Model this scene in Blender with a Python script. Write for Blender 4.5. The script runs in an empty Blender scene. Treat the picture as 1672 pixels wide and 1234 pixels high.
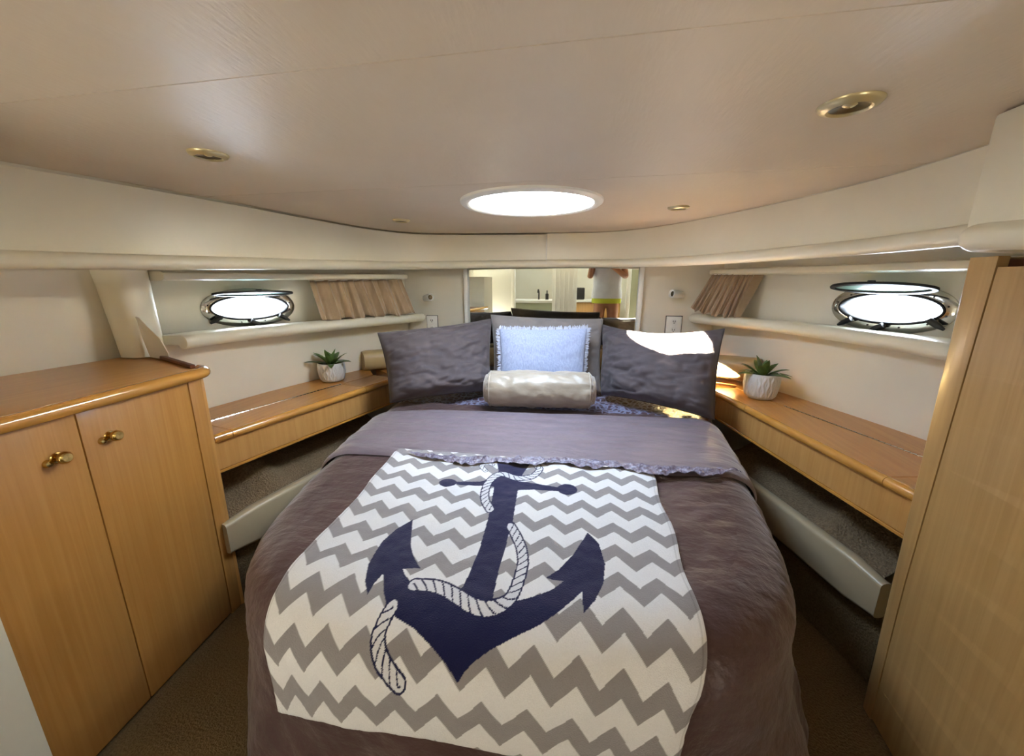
import bpy, bmesh, math, random
import numpy as np
from mathutils import Vector, Matrix, noise
random.seed(7)
PI = math.pi
sc = bpy.context.scene
COL = sc.collection

# ------------------------------------------------------------------ camera, sky, sun, lamps, exposure
cd = bpy.data.cameras.new('camera'); cam = bpy.data.objects.new('camera', cd); COL.objects.link(cam)
cd.sensor_fit = 'HORIZONTAL'; cd.sensor_width = 36.0; cd.lens = 36.0 * 635.0 / 1672.0
cd.clip_start = 0.02; cd.clip_end = 100
cam.location = (0.22, 0.0, 1.25)
cam.rotation_euler = (math.radians(90 - 13.75), 0, math.radians(10.5))
sc.camera = cam

wd = bpy.data.worlds.new('hazy_sky'); sc.world = wd; wd.use_nodes = True
bg = wd.node_tree.nodes['Background']
bg.inputs['Color'].default_value = (0.70, 0.82, 1.0, 1); bg.inputs['Strength'].default_value = 38.0

def lamp(name, kind, loc, energy, color, rot=(0, 0, 0), **kw):
    l = bpy.data.lights.new(name, kind); l.energy = energy; l.color = color
    for k, v in kw.items(): setattr(l, k, v)
    o = bpy.data.objects.new(name, l); COL.objects.link(o); o.location = loc; o.rotation_euler = rot
    return o
sd = Vector((0.665, 0.50, -0.635))
lamp('sun', 'SUN', (-3, -2, 5), 420.0, (1.0, 0.88, 0.64), sd.to_track_quat('-Z', 'Y').to_euler(), angle=0.012)
# daylight openings: sampling helpers only, they give off no light of their own
for nm, loc, rot, sx, sy in (('hatch_portal', (0, 1.593, 1.70), (0, 0, 0), .56, .56),):
    p = lamp(nm, 'AREA', loc, 1.0, (1, 1, 1), rot, shape='RECTANGLE', size=sx, size_y=sy); p.data.cycles.is_portal = True
# added lamps out of view aft that brighten the cabin; fixtures invented, built below
lamp('passage_fill_light', 'AREA', (0.15, -0.48, 1.99), 5.0, (1.0, 0.84, 0.60), (math.radians(22), 0, 0), shape='RECTANGLE', size=1.7, size_y=.40)
for x_ in (-1.18, 1.25):   # added unseen uplights, low on the aft bulkhead, to brighten the ceiling
    lamp('ceiling_fill_light', 'AREA', (x_, -.60, .56), 9.0, (1.0, 0.93, 0.80), (math.radians(180 - 38), 0, 0), shape='RECTANGLE', size=.55, size_y=.10)
lamp('saloon_fill_light', 'AREA', (0.3, -1.7, 1.99), 16.0, (1.0, 0.92, 0.78), (0, 0, 0), shape='RECTANGLE', size=1.6, size_y=.8)

sc.view_settings.view_transform = 'Standard'; sc.view_settings.look = 'None'
sc.view_settings.exposure = 0.2; sc.view_settings.gamma = 1.0; sc.view_settings.use_curve_mapping = False
sc.cycles.max_bounces = 12; sc.cycles.diffuse_bounces = 6; sc.cycles.glossy_bounces = 6
sc.cycles.sample_clamp_indirect = 40.0; sc.cycles.caustics_reflective = False; sc.cycles.caustics_refractive = False

# ------------------------------------------------------------------ materials
def srgb(r, g, b):
    f = lambda c: (c / 255.0) / 12.92 if c <= 10 else (((c / 255.0) + 0.055) / 1.055) ** 2.4
    return (f(r), f(g), f(b), 1.0)

def material(name, col, rough=.5, metal=0.0, col2=None, scale=(8, 8, 8), detail=4, bump=0.0, bscale=None, spec=.5, sheen=0.0, coat=0.0, distort=0.0):
    m = bpy.data.materials.new(name); m.use_nodes = True
    nt = m.node_tree; b = nt.nodes['Principled BSDF']
    b.inputs['Base Color'].default_value = col; b.inputs['Roughness'].default_value = rough
    b.inputs['Metallic'].default_value = metal; b.inputs['Specular IOR Level'].default_value = spec
    b.inputs['Sheen Weight'].default_value = sheen; b.inputs['Coat Weight'].default_value = coat
    b.inputs['Coat Roughness'].default_value = .12
    tc = nt.nodes.new('ShaderNodeTexCoord'); mp = nt.nodes.new('ShaderNodeMapping'); mp.inputs['Scale'].default_value = scale
    nt.links.new(tc.outputs['Object'], mp.inputs['Vector'])
    nz = nt.nodes.new('ShaderNodeTexNoise'); nz.inputs['Scale'].default_value = 1.0; nz.inputs['Detail'].default_value = detail
    nz.inputs['Distortion'].default_value = distort
    nt.links.new(mp.outputs['Vector'], nz.inputs['Vector'])
    if col2:
        rp = nt.nodes.new('ShaderNodeValToRGB'); rp.color_ramp.elements[0].color = col; rp.color_ramp.elements[1].color = col2
        rp.color_ramp.elements[0].position = .32; rp.color_ramp.elements[1].position = .68
        nt.links.new(nz.outputs['Fac'], rp.inputs['Fac']); nt.links.new(rp.outputs['Color'], b.inputs['Base Color'])
    if bump:
        n2 = nz
        if bscale:
            n2 = nt.nodes.new('ShaderNodeTexNoise'); n2.inputs['Detail'].default_value = 4
            m2 = nt.nodes.new('ShaderNodeMapping'); m2.inputs['Scale'].default_value = bscale
            n2.inputs['Scale'].default_value = 1.0
            nt.links.new(tc.outputs['Object'], m2.inputs['Vector']); nt.links.new(m2.outputs['Vector'], n2.inputs['Vector'])
        bp = nt.nodes.new('ShaderNodeBump'); bp.inputs['Strength'].default_value = bump; bp.inputs['Distance'].default_value = .01
        nt.links.new(n2.outputs['Fac'], bp.inputs['Height']); nt.links.new(bp.outputs['Normal'], b.inputs['Normal'])
    return m

M = {}
M['ceiling'] = material('ceiling_vinyl', srgb(206, 191, 170), .44, col2=srgb(214, 200, 180), scale=(2, 2, 2), bump=.10, bscale=(120, 25, 60), spec=.35)
M['vinyl'] = material('cream_vinyl', srgb(226, 219, 198), .34, col2=srgb(232, 226, 207), scale=(3, 3, 3), bump=.04, bscale=(60, 60, 60))
M['wall'] = material('cream_wall', srgb(226, 219, 202), .42, col2=srgb(232, 226, 211), scale=(3, 3, 3), bump=.03, bscale=(90, 90, 90))
M['white'] = material('white_paint', srgb(232, 230, 222), .4, bump=.02, scale=(40, 40, 40))
M['wood'] = material('honey_wood', srgb(186, 138, 78), .34, col2=srgb(198, 152, 92), scale=(70, 70, 2.2), detail=6, bump=.05, coat=.15, distort=.6)
M['wood_dark'] = material('honey_wood_door', srgb(168, 119, 58), .36, col2=srgb(179, 132, 71), scale=(80, 80, 2.0), detail=6, bump=.05, coat=.15, distort=.6)
M['wood_pale'] = material('pale_wood', srgb(168, 133, 82), .36, col2=srgb(179, 145, 94), scale=(70, 70, 1.6), detail=6, bump=.04, coat=.12, distort=.8)
M['wood_top'] = material('honey_wood_top', srgb(180, 122, 54), .34, col2=srgb(194, 138, 70), scale=(60, 3.0, 60), detail=6, bump=.03, coat=.22, distort=.6)
M['nosing'] = material('varnished_nosing', srgb(190, 134, 58), .2, col2=srgb(204, 150, 74), scale=(60, 3, 60), detail=5, coat=.6)
M['dark_wood'] = material('dark_wood', srgb(96, 52, 32), .35, col2=srgb(112, 64, 40), scale=(40, 4, 40))
M['carpet'] = material('floor_carpet', srgb(102, 86, 60), .95, col2=srgb(122, 104, 76), scale=(160, 160, 160), bump=.8, spec=.1)
M['liner_carpet'] = material('liner_carpet', srgb(116, 98, 76), .95, col2=srgb(146, 127, 100), scale=(150, 150, 150), bump=1.0, spec=.1)
M['pad'] = material('taupe_vinyl', srgb(168, 155, 128), .33, bump=.03, scale=(60, 60, 60))
M['chrome'] = material('chrome', srgb(200, 200, 196), .12, 1.0, bump=.01, scale=(30, 30, 30))
M['brass'] = material('brass', srgb(214, 184, 112), .16, 1.0, bump=.01, scale=(30, 30, 30))
M['pale_brass'] = material('pale_brass', srgb(216, 202, 158), .32, .6, bump=.01, scale=(30, 30, 30))
M['black'] = material('black_rubber', srgb(26, 24, 24), .45, bump=.02, scale=(60, 60, 60))
M['dark_cup'] = material('dark_lamp_cup', srgb(92, 78, 52), .35, .6, bump=.02, scale=(60, 60, 60))
M['spread'] = material('plum_satin', srgb(66, 42, 42), .42, col2=srgb(74, 49, 48), scale=(9, 9, 9), bump=.7, bscale=(20, 34, 24), sheen=.25)
M['fold'] = material('plum_satin_reverse', srgb(108, 95, 104), .42, col2=srgb(120, 107, 116), scale=(6, 30, 9), bump=.4, bscale=(16, 46, 20), sheen=.3)
M['pillow'] = material('charcoal_linen', srgb(74, 65, 68), .8, col2=srgb(81, 71, 74), scale=(20, 20, 20), bump=.18, bscale=(300, 300, 300), sheen=.15)
M['grey'] = material('grey_velvet', srgb(112, 104, 101), .75, col2=srgb(125, 117, 113), scale=(14, 14, 14), bump=.15, bscale=(90, 90, 20), sheen=.4)
M['blue'] = material('pale_blue_weave', srgb(140, 149, 176), .85, col2=srgb(160, 169, 194), scale=(170, 170, 5), bump=.5, bscale=(230, 230, 6), sheen=.2)
M['fringe'] = material('pale_fringe', srgb(190, 193, 206), .9, col2=srgb(172, 177, 194), scale=(90, 90, 90))
M['silver'] = material('champagne_velvet', srgb(142, 130, 114), .38, col2=srgb(156, 145, 129), scale=(9, 9, 14), bump=.25, bscale=(22, 40, 40), sheen=.5)
M['olive'] = material('tan_bolster_vinyl', srgb(170, 146, 102), .4, col2=srgb(178, 154, 110), scale=(9, 9, 9), bump=.05, bscale=(60, 60, 60))
M['curtain'] = material('taupe_curtain', srgb(162, 138, 110), .5, col2=srgb(176, 152, 124), scale=(30, 30, 6), bump=.1, bscale=(200, 200, 60), sheen=.3)
M['sheer'] = material('sheer_flap', srgb(214, 206, 192), .6, bump=.05, scale=(60, 60, 60))
M['leaf'] = material('leaf_green', srgb(74, 102, 48), .40, col2=srgb(116, 142, 78), scale=(30, 30, 30), bump=.05)
M['soil'] = material('dark_soil', srgb(58, 46, 36), .95, col2=srgb(76, 60, 46), scale=(120, 120, 120), bump=.8)
M['pot'] = material('white_ceramic', srgb(214, 214, 212), .5, bump=.05, scale=(50, 50, 50))
M['plastic'] = material('cream_plastic', srgb(244, 242, 236), .35, bump=.01, scale=(40, 40, 40))
M['slot'] = material('dark_slot', srgb(60, 52, 44), .6, bump=.01, scale=(40, 40, 40))
M['skin'] = material('skin', srgb(176, 122, 92), .5, col2=srgb(184, 130, 99), scale=(20, 20, 20), bump=.03)
M['shirt'] = material('white_cotton', srgb(222, 224, 230), .85, col2=srgb(212, 214, 222), scale=(12, 12, 12), bump=.2)
M['lime'] = material('lime_fabric', srgb(196, 206, 60), .8, bump=.05, scale=(40, 40, 40))
M['hair'] = material('brown_hair', srgb(70, 48, 34), .6, col2=srgb(96, 66, 44), scale=(60, 60, 6), bump=.4)
M['sage'] = material('sage_panel', srgb(176, 178, 152), .5, bump=.02, scale=(40, 40, 40))

# mirror, hatch lens, porthole lid
def mirror_mat():
    m = bpy.data.materials.new('mirror_silver'); m.use_nodes = True; nt = m.node_tree; b = nt.nodes['Principled BSDF']
    b.inputs['Metallic'].default_value = 1; b.inputs['Roughness'].default_value = .015
    b.inputs['Base Color'].default_value = (.80, .84, .78, 1); return m
M['mirror'] = mirror_mat()
def clear_mat(name, tint, gloss=.10, rough=.03, diff=0.0):
    m = bpy.data.materials.new(name); m.use_nodes = True; nt = m.node_tree; nt.nodes.clear()
    out = nt.nodes.new('ShaderNodeOutputMaterial'); t = nt.nodes.new('ShaderNodeBsdfTransparent'); g = nt.nodes.new('ShaderNodeBsdfGlossy')
    t.inputs['Color'].default_value = tint; g.inputs['Roughness'].default_value = rough
    mx = nt.nodes.new('ShaderNodeMixShader'); mx.inputs[0].default_value = gloss
    nt.links.new(t.outputs[0], mx.inputs[1]); nt.links.new(g.outputs[0], mx.inputs[2])
    last = mx
    if diff:
        d = nt.nodes.new('ShaderNodeBsdfDiffuse'); d.inputs['Color'].default_value = tint
        m2 = nt.nodes.new('ShaderNodeMixShader'); m2.inputs[0].default_value = diff
        nt.links.new(mx.outputs[0], m2.inputs[1]); nt.links.new(d.outputs[0], m2.inputs[2]); last = m2
    nt.links.new(last.outputs[0], out.inputs['Surface']); return m
M['acrylic'] = clear_mat('clear_acrylic', (.95, .98, 1, 1), .05)
M['lid_glass'] = clear_mat('green_tinted_glass', (.55, .88, .80, 1), .25, .02, .35)

# crinkled patterned sheet (printed satin: pale blue figures on plum)
def sheet_mat():
    m = material('patterned_satin_sheet', srgb(84, 62, 68), .28, bump=.7, bscale=(34, 34, 34))
    nt = m.node_tree; b = nt.nodes['Principled BSDF']
    tc = nt.nodes.new('ShaderNodeTexCoord'); v = nt.nodes.new('ShaderNodeTexVoronoi'); v.feature = 'DISTANCE_TO_EDGE'; v.inputs['Scale'].default_value = 34
    nt.links.new(tc.outputs['Object'], v.inputs['Vector'])
    rp = nt.nodes.new('ShaderNodeValToRGB'); rp.color_ramp.elements[0].color = srgb(142, 146, 172); rp.color_ramp.elements[1].color = srgb(82, 60, 66)
    rp.color_ramp.elements[0].position = .06; rp.color_ramp.elements[1].position = .16
    nt.links.new(v.outputs['Distance'], rp.inputs['Fac']); nt.links.new(rp.outputs['Color'], b.inputs['Base Color']); return m
M['sheet'] = sheet_mat()
M['edging'] = material('crinkled_satin', srgb(92, 76, 88), .22, col2=srgb(150, 146, 166), scale=(55, 30, 30), detail=5, bump=1.0, bscale=(40, 70, 40), distort=1.5)
def towel_mat():
    m = material('printed_towel', (1, 1, 1, 1), .95, bump=.35, bscale=(420, 420, 420), sheen=.3, spec=.1)
    nt = m.node_tree; a = nt.nodes.new('ShaderNodeAttribute'); a.attribute_name = 'print'
    nt.links.new(a.outputs['Color'], nt.nodes['Principled BSDF'].inputs['Base Color']); return m
M['towel'] = towel_mat()

# ------------------------------------------------------------------ object helpers
def link(name, me, mat=None, parent=None, smooth=None):
    o = bpy.data.objects.new(name, me); COL.objects.link(o)
    if mat: me.materials.append(mat)
    if parent: o.parent = parent
    if smooth:
        for p in me.polygons: p.use_smooth = True
        if smooth < 180: me.set_sharp_from_angle(angle=math.radians(smooth))
    return o
def pydata(name, v, f, mat=None, parent=None, smooth=None, fix=True):
    me = bpy.data.meshes.new(name); me.from_pydata([tuple(p) for p in v], [], f)
    if fix:
        bm = bmesh.new(); bm.from_mesh(me); bmesh.ops.recalc_face_normals(bm, faces=bm.faces); bm.to_mesh(me); bm.free()
    me.update(); return link(name, me, mat, parent, smooth)
def bmobj(name, bm, mat=None, parent=None, smooth=None):
    bmesh.ops.recalc_face_normals(bm, faces=bm.faces)
    me = bpy.data.meshes.new(name); bm.to_mesh(me); bm.free(); return link(name, me, mat, parent, smooth)
def empty(name, loc=(0, 0, 0)):
    o = bpy.data.objects.new(name, None); COL.objects.link(o); o.location = loc; o.empty_display_size = .05; return o
def tag(o, label=None, cat=None, group=None, kind=None):
    if label: o['label'] = label
    if cat: o['category'] = cat
    if group: o['group'] = group
    if kind: o['kind'] = kind
    return o
def thing(name, label, cat, loc=(0, 0, 0), group=None): return tag(empty(name, loc), label, cat, group)
def settle(root):
    """children were built in world coordinates: keep them where they are under a moved Empty"""
    inv = Matrix.Translation(-Vector(root.location))
    for c in root.children: c.matrix_parent_inverse = inv
    return root
def structure(o, label=None): o['kind'] = 'structure'; return o

def loft(rows, closed_sec=True, closed_path=False, caps=True):
    n = len(rows[0]); v = [p for r in rows for p in r]; f = []
    R = len(rows); last = R if closed_path else R - 1; m = n if closed_sec else n - 1
    for i in range(last):
        for j in range(m):
            a = i * n + j; b = i * n + (j + 1) % n; c = ((i + 1) % R) * n + (j + 1) % n; d = ((i + 1) % R) * n + j
            f.append((a, b, c, d))
    if caps and closed_sec and not closed_path:
        f.append(tuple(range(n - 1, -1, -1))); f.append(tuple((R - 1) * n + j for j in range(n)))
    return v, f
def crom(P, n):
    P = np.array(P, float); Q = np.vstack([2 * P[0] - P[1], P, 2 * P[-1] - P[-2]]); o = []
    for i in range(1, len(Q) - 2):
        a, b, c, d = Q[i - 1], Q[i], Q[i + 1], Q[i + 2]
        for k in range(n):
            t = k / n; o.append(.5 * (2 * b + (c - a) * t + (2 * a - 5 * b + 4 * c - d) * t * t + (3 * b - a - 3 * c + d) * t ** 3))
    o.append(P[-1]); return np.array(o)
def frames(path):
    T = np.gradient(np.asarray(path)[:, :2], axis=0); T /= np.linalg.norm(T, axis=1)[:, None]
    return np.stack([T[:, 1], -T[:, 0]], 1)          # right of travel
def sweep(name, path, prof, mat, parent=None, smooth=40):
    """prof: (offset to the right of travel, height) closed section, or a function of the index"""
    path = np.asarray(path, float); N = frames(path); rows = []
    for i, (p, n) in enumerate(zip(path, N)):
        pr = prof(i) if callable(prof) else prof
        rows.append([(p[0] + n[0] * o, p[1] + n[1] * o, p[2] + h) for o, h in pr])
    v, f = loft(rows); return pydata(name, v, f, mat, parent, smooth)
def circ(cx, cy, r, n=14, a0=0, a1=360):
    k = n if a1 - a0 == 360 else n - 1
    return [(cx + r * math.cos(math.radians(a0 + (a1 - a0) * i / k)), cy + r * math.sin(math.radians(a0 + (a1 - a0) * i / k))) for i in range(n)]
def prism(name, poly, z0, z1, mat, parent=None, bevel=0.0, seg=2):
    bm = bmesh.new()
    b = [bm.verts.new((p[0], p[1], z0 if len(p) < 3 else p[2])) for p in poly]; t = [bm.verts.new((p[0], p[1], z1)) for p in poly]
    bm.faces.new(b[::-1]); bm.faces.new(t); k = len(poly)
    for i in range(k): bm.faces.new((b[i], b[(i + 1) % k], t[(i + 1) % k], t[i]))
    if bevel: bmesh.ops.bevel(bm, geom=list(bm.edges), offset=bevel, segments=seg, affect='EDGES', profile=.5)
    return bmobj(name, bm, mat, parent, 35 if bevel else None)
def slab(name, quad, thick, mat, parent=None, bevel=0.0, seg=2):
    """quad: four world points (counter-clockwise seen from the front); thick goes to the back"""
    q = [Vector(p) for p in quad]; n = (q[1] - q[0]).cross(q[3] - q[0]).normalized()
    bm = bmesh.new(); a = [bm.verts.new(p) for p in q]; b = [bm.verts.new(p - n * thick) for p in q]
    bm.faces.new(a); bm.faces.new(b[::-1])
    for i in range(4): bm.faces.new((a[i], b[i], b[(i + 1) % 4], a[(i + 1) % 4]))
    if bevel: bmesh.ops.bevel(bm, geom=list(bm.edges), offset=bevel, segments=seg, affect='EDGES', profile=.5)
    return bmobj(name, bm, mat, parent, 35 if bevel else None)
def box(name, c, s, mat, parent=None, bevel=0.0, rot=0.0, seg=2):
    bm = bmesh.new(); bmesh.ops.create_cube(bm, size=1.0)
    bmesh.ops.scale(bm, vec=s, verts=bm.verts)
    if bevel: bmesh.ops.bevel(bm, geom=list(bm.edges), offset=bevel, segments=seg, affect='EDGES', profile=.5)
    bmesh.ops.rotate(bm, cent=(0, 0, 0), matrix=Matrix.Rotation(rot, 3, 'Z'), verts=bm.verts); bmesh.ops.translate(bm, vec=c, verts=bm.verts)
    return bmobj(name, bm, mat, parent, 35 if bevel else None)
def lathe(name, prof, mat, parent=None, origin=(0, 0, 0), axis=(0, 0, 1), n=32, closed=False, smooth=40):
    q = Vector((0, 0, 1)).rotation_difference(Vector(axis)); o = Vector(origin); rows = []
    for i in range(n):
        a = 2 * PI * i / n; rows.append([o + q @ Vector((r * math.cos(a), r * math.sin(a), h)) for r, h in prof])
    v, f = loft(rows, closed_sec=closed, closed_path=True, caps=False)
    return pydata(name, v, f, mat, parent, smooth)
def tube(name, pts, r, mat, parent=None, n=10):
    rows = []; P = [Vector(p) for p in pts]
    for i, p in enumerate(P):
        t = (P[min(i + 1, len(P) - 1)] - P[max(i - 1, 0)]).normalized(); u = t.orthogonal().normalized(); w = t.cross(u)
        rr = r[i] if isinstance(r, (list, tuple)) else r
        rows.append([p + (u * math.cos(2 * PI * k / n) + w * math.sin(2 * PI * k / n)) * rr for k in range(n)])
    v, f = loft(rows); return pydata(name, v, f, mat, parent, 50)
def fbm(x, y, z=0.0, s=1.0, o=3): return noise.fractal(Vector((x * s, y * s, z * s)), 1.0, 2.0, o)

# ------------------------------------------------------------------ SETTING
# floor
structure(prism('floor', [(-1.9, -3.2), (1.9, -3.2), (1.9, 2.7), (-1.9, 2.7)], -.05, 0.0, M['carpet']))

# hull walls: plan polyline, vertical, with an oval opening for the porthole in the slanted stretch
POL = {-1: dict(a=(-1.75, 1.30), b=(-1.0245, 2.63), c=(-1.492, 1.772, 1.126)), 1: dict(a=(1.75, 1.30), b=(1.0245, 2.63), c=(1.441, 1.866, 1.148))}
RX, RZ = .171, .054                      # clear opening
def lens(t, rx, rz): return (rx * math.copysign(abs(math.cos(t)) ** .93, math.cos(t)), rz * math.copysign(abs(math.sin(t)) ** 1.06, math.sin(t)))
for side, nm in ((-1, 'wall_left'), (1, 'wall_right')):
    A = Vector((*POL[side]['a'], 0)); B = Vector((*POL[side]['b'], 0)); u = (B - A).normalized(); cpt = POL[side]['c']
    s0 = (Vector((cpt[0], cpt[1], 0)) - A).dot(u); L = (B - A).length; nrm = Vector((u.y, -u.x, 0)) * (-side)   # inboard
    if nrm.x * side > 0: nrm = -nrm
    Z0, Z1 = -.05, 1.6; v = []; f = []
    K = 48; ring = []; rect = []
    for k in range(K):
        t = 2 * PI * k / K; x, z = lens(t, RX + .012, RZ + .012); ring.append((s0 + x, cpt[2] + z))
        cx, sx = math.cos(t), math.sin(t); w = L / 2; h = (Z1 - Z0) / 2
        m = min((w / abs(cx)) if abs(cx) > 1e-6 else 1e9, (h / abs(sx)) if abs(sx) > 1e-6 else 1e9)
        rect.append((L / 2 + cx * m, (Z0 + Z1) / 2 + sx * m))
    for corner in ((0, Z0), (L, Z0), (L, Z1), (0, Z1)):   # snap nearest to corners
        j = min(range(K), key=lambda i: (rect[i][0] - corner[0]) ** 2 + (rect[i][1] - corner[1]) ** 2); rect[j] = corner
    P3 = lambda s, z, d=0.0: A + u * s + Vector((0, 0, z)) - nrm * d
    for r_, d in ((rect, 0), (ring, 0), (ring, .07), (rect, .07)): v += [P3(s, z, d) for s, z in r_]
    for g in range(4):
        for k in range(K):
            a, b = g * K + k, g * K + (k + 1) % K; h2 = (g + 1) % 4
            f.append((a, b, h2 * K + (k + 1) % K, h2 * K + k))
    # the straight stretch aft of it
    aft = [(-1.615, -3.2), (-1.605, 1.235), (-1.69, 1.297), (-1.75, 1.30)] if side < 0 else [(1.75, -3.2), (1.75, 1.30)]
    o = len(v)
    for x, y in aft:
        for dx in (0, .08 * side):
            for z in (Z0, 2.2 if y < 0 else Z1): v.append((x + dx, y, z))
    for i in range(len(aft) - 1):
        a = o + i * 4; b = a + 4
        f += [(a, b, b + 1, a + 1), (a + 2, a + 3, b + 3, b + 2), (a + 1, b + 1, b + 3, a + 3)]
    structure(pydata(nm, v, f, M['wall']))
structure(box('wall_front', (0, 2.66, .775), (2.5, .08, 1.65), M['wall']))
# raised frames either side of the mirror
structure(box('trim_1', (-.575, 2.60, 1.0), (.03, .045, .75), M['white'], bevel=.006))
structure(box('trim_2', (.555, 2.60, 1.0), (.03, .045, .75), M['white'], bevel=.006))

# inner linings below the ledges
def lining(name, top, base, z0, z1):
    t = crom(top, 6); b = crom(base, 6); rows = []
    for p, q in zip(t, b): rows.append([(q[0], q[1], z0), (q[0] + (p[0] - q[0]) * .55, q[1] + (p[1] - q[1]) * .55, z0 + (z1 - z0) * .5), (p[0], p[1], z1), (p[0] * 1.03, p[1], z1), (q[0] * 1.03, q[1], z0)])
    v, f = loft(rows); return structure(pydata(name, v, f, M['wall'], None, 40))
lining('trim_3', [(-1.49, 1.225), (-1.47, 1.28), (-1.42, 1.55), (-1.27, 2.02), (-1.0, 2.60)], [(-1.47, 1.225), (-1.45, 1.28), (-1.39, 1.6), (-1.31, 2.02), (-1.14, 2.60)], .30, 1.0)
lining('trim_4', [(1.53, 1.0), (1.47, 1.32), (1.42, 1.58), (1.27, 2.05), (1.0, 2.60)], [(1.56, 1.0), (1.51, 1.32), (1.43, 1.62), (1.26, 2.05), (1.10, 2.60)], .30, 1.01)

# padded ledges under the portholes
def ledge(name, pts, zc, hull_side):
    p = crom([(x, y, zc) for x, y in pts], 8)
    out = .20
    prof = circ(0, 0, .028, 12, 90, -150) + [(-out, -.018), (-out, .016)]
    return structure(sweep(name, p, prof, M['vinyl'], None, 40))
LEDGE_L = [(-1.366, 1.285), (-1.356, 1.36), (-1.325, 1.54), (-1.156, 1.99), (-.925, 2.50), (-.90, 2.58)]
LEDGE_R = [(.885, 2.58), (.905, 2.50), (1.196, 2.035), (1.316, 1.64), (1.342, 1.46), (1.38, 1.12)]
ledge('trim_5', LEDGE_L, 1.018, -1)
ledge('trim_6', LEDGE_R, 1.040, 1)
# soffit strips above the portholes
def soffit(name, pts, z):
    p = crom([(x, y, zz) for (x, y), zz in zip(pts, z)], 8)
    prof = [(-.24, .0), (-.01, 0), (.004, .006), (.008, .018), (.004, .03), (-.01, .036), (-.24, .036)]
    return structure(sweep(name, p, prof, M['vinyl'], None, 40))
soffit('trim_7', [(x - .03, y) for x, y in LEDGE_L[:-1]], [1.258, 1.258, 1.26, 1.266, 1.272])
soffit('trim_8', [(x + .02, y) for x, y in LEDGE_R[1:]], [1.292, 1.29, 1.288, 1.286, 1.284])

# valance: padded boards hanging from the ceiling edge, with a padded rail along the bottom
LV = [(-1.36, -.3), (-1.30, .3), (-1.265, .7), (-1.25, .83), (-1.19, 1.06), (-1.125, 1.39), (-1.075, 1.75), (-1.01, 2.08), (-.909, 2.30), (-.75, 2.43), (-.536, 2.485), (-.30, 2.52), (-.033, 2.545)]
LZ = [1.27, 1.27, 1.281, 1.285, 1.290, 1.301, 1.312, 1.322, 1.328, 1.334, 1.338, 1.340, 1.341]
RV = [(-.031, 2.545), (.15, 2.555), (.33, 2.545), (.50, 2.455), (.656, 2.281), (.80, 2.04), (.909, 1.824), (1.0, 1.59), (1.045, 1.45), (1.076, 1.278), (1.085, 1.10), (1.09, .9)]
RZ_ = [1.342, 1.342, 1.341, 1.338, 1.335, 1.333, 1.333, 1.333, 1.333, 1.333, 1.333, 1.333]
def valance(name, pts, zb, ztop):
    p = crom([(x, y, z) for (x, y), z in zip(pts, zb)], 8); rr = .024
    b = sweep(name, p, lambda i: [(0, ztop - p[i][2]), (0.002, 2 * rr - .006), (-.02, 2 * rr - .006), (-.02, ztop - p[i][2])], M['vinyl'], None, 40)
    structure(b)
    sweep('padded_rail', p, circ(.004, rr, rr, 16), M['vinyl'], b, 60)
    return b
v1 = valance('trim_9', LV, LZ, 1.541)
v2 = valance('trim_10', RV, RZ_, 1.5465)
box('joint_strip', (-.0325, 2.541, 1.442), (.006, .012, .198), M['white'], v2, .002)

# padded box over the wardrobe
pbx = [(.935, -.3), (.935, .944), (1.12, 1.06), (1.45, 1.15), (1.45, -.3)]
t9 = structure(prism('trim_11', pbx, 1.345, 1.5465, M['vinyl'], None, .008))
rp = [(1.12, 1.065, 1.308), (1.03, 1.012, 1.308), (.972, .985, 1.308), (.940, .968, 1.308), (.920, .945, 1.308), (.913, .905, 1.308), (.913, .80, 1.303), (.913, .5, 1.296), (.913, -.3, 1.290)]
sweep('padded_rail', crom(rp, 6), [(-.06 + x * 1.0, y) for x, y in [(.0, .0), (.03, 0)]] + [(-.034 + x, .026 + y) for x, y in circ(0, 0, .026, 9, -70, 90)] + [(-.06, .052)], M['vinyl'], t9, 60)

# ceiling: three padded panels with narrow seams, round hole for the hatch
def edge_x(y, left):
    P = crom(LV if left else RV[::-1], 8); return float(np.interp(y, P[:, 1], P[:, 0]))
ceil = structure(empty('ceiling', (0, 0, 1.55)))
def ceil_panel(ya, yb):
    ys = np.linspace(ya, yb, 14); l = [(edge_x(y, True) - .004, y) for y in ys]; r = [(edge_x(y, False) + .004, y) for y in ys]
    o = prism('ceiling_panel', l[::-1] + r, 1.55, 1.575, M['ceiling'], ceil); return o
ceil_panel(-.30, .5885); ceil_panel(.591, 1.281)
fp = crom(LV, 8); fp2 = crom(RV, 8)
outl = [tuple(p) for p in fp if p[1] > 1.2835] + [tuple(p) for p in fp2 if p[1] > 1.2835]
outl = [(edge_x(1.2835, True), 1.2835)] + outl + [(edge_x(1.2835, False), 1.2835)]
outl = [(x * 1.003, y + (.004 if y > 2 else 0)) for x, y in outl]
HC = (0.0, 1.593); HR = .262
bm = bmesh.new()
ov = [bm.verts.new((x, y, 1.55)) for x, y in outl]; iv = [bm.verts.new((HC[0] + HR * math.cos(a), HC[1] + HR * math.sin(a), 1.55)) for a in np.linspace(0, 2 * PI, 65)[:-1]]
es = [bm.edges.new((l[i], l[(i + 1) % len(l)])) for l in (ov, iv) for i in range(len(l))]
bmesh.ops.triangle_fill(bm, edges=es, use_beauty=True)
inner = [f_ for f_ in bm.faces if (f_.calc_center_median() - Vector((HC[0], HC[1], 1.55))).length < HR * .98 and all((v_.co - Vector((HC[0], HC[1], 1.55))).length < HR * 1.01 for v_ in f_.verts)]
bmesh.ops.delete(bm, geom=inner, context='FACES_ONLY')
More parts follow.
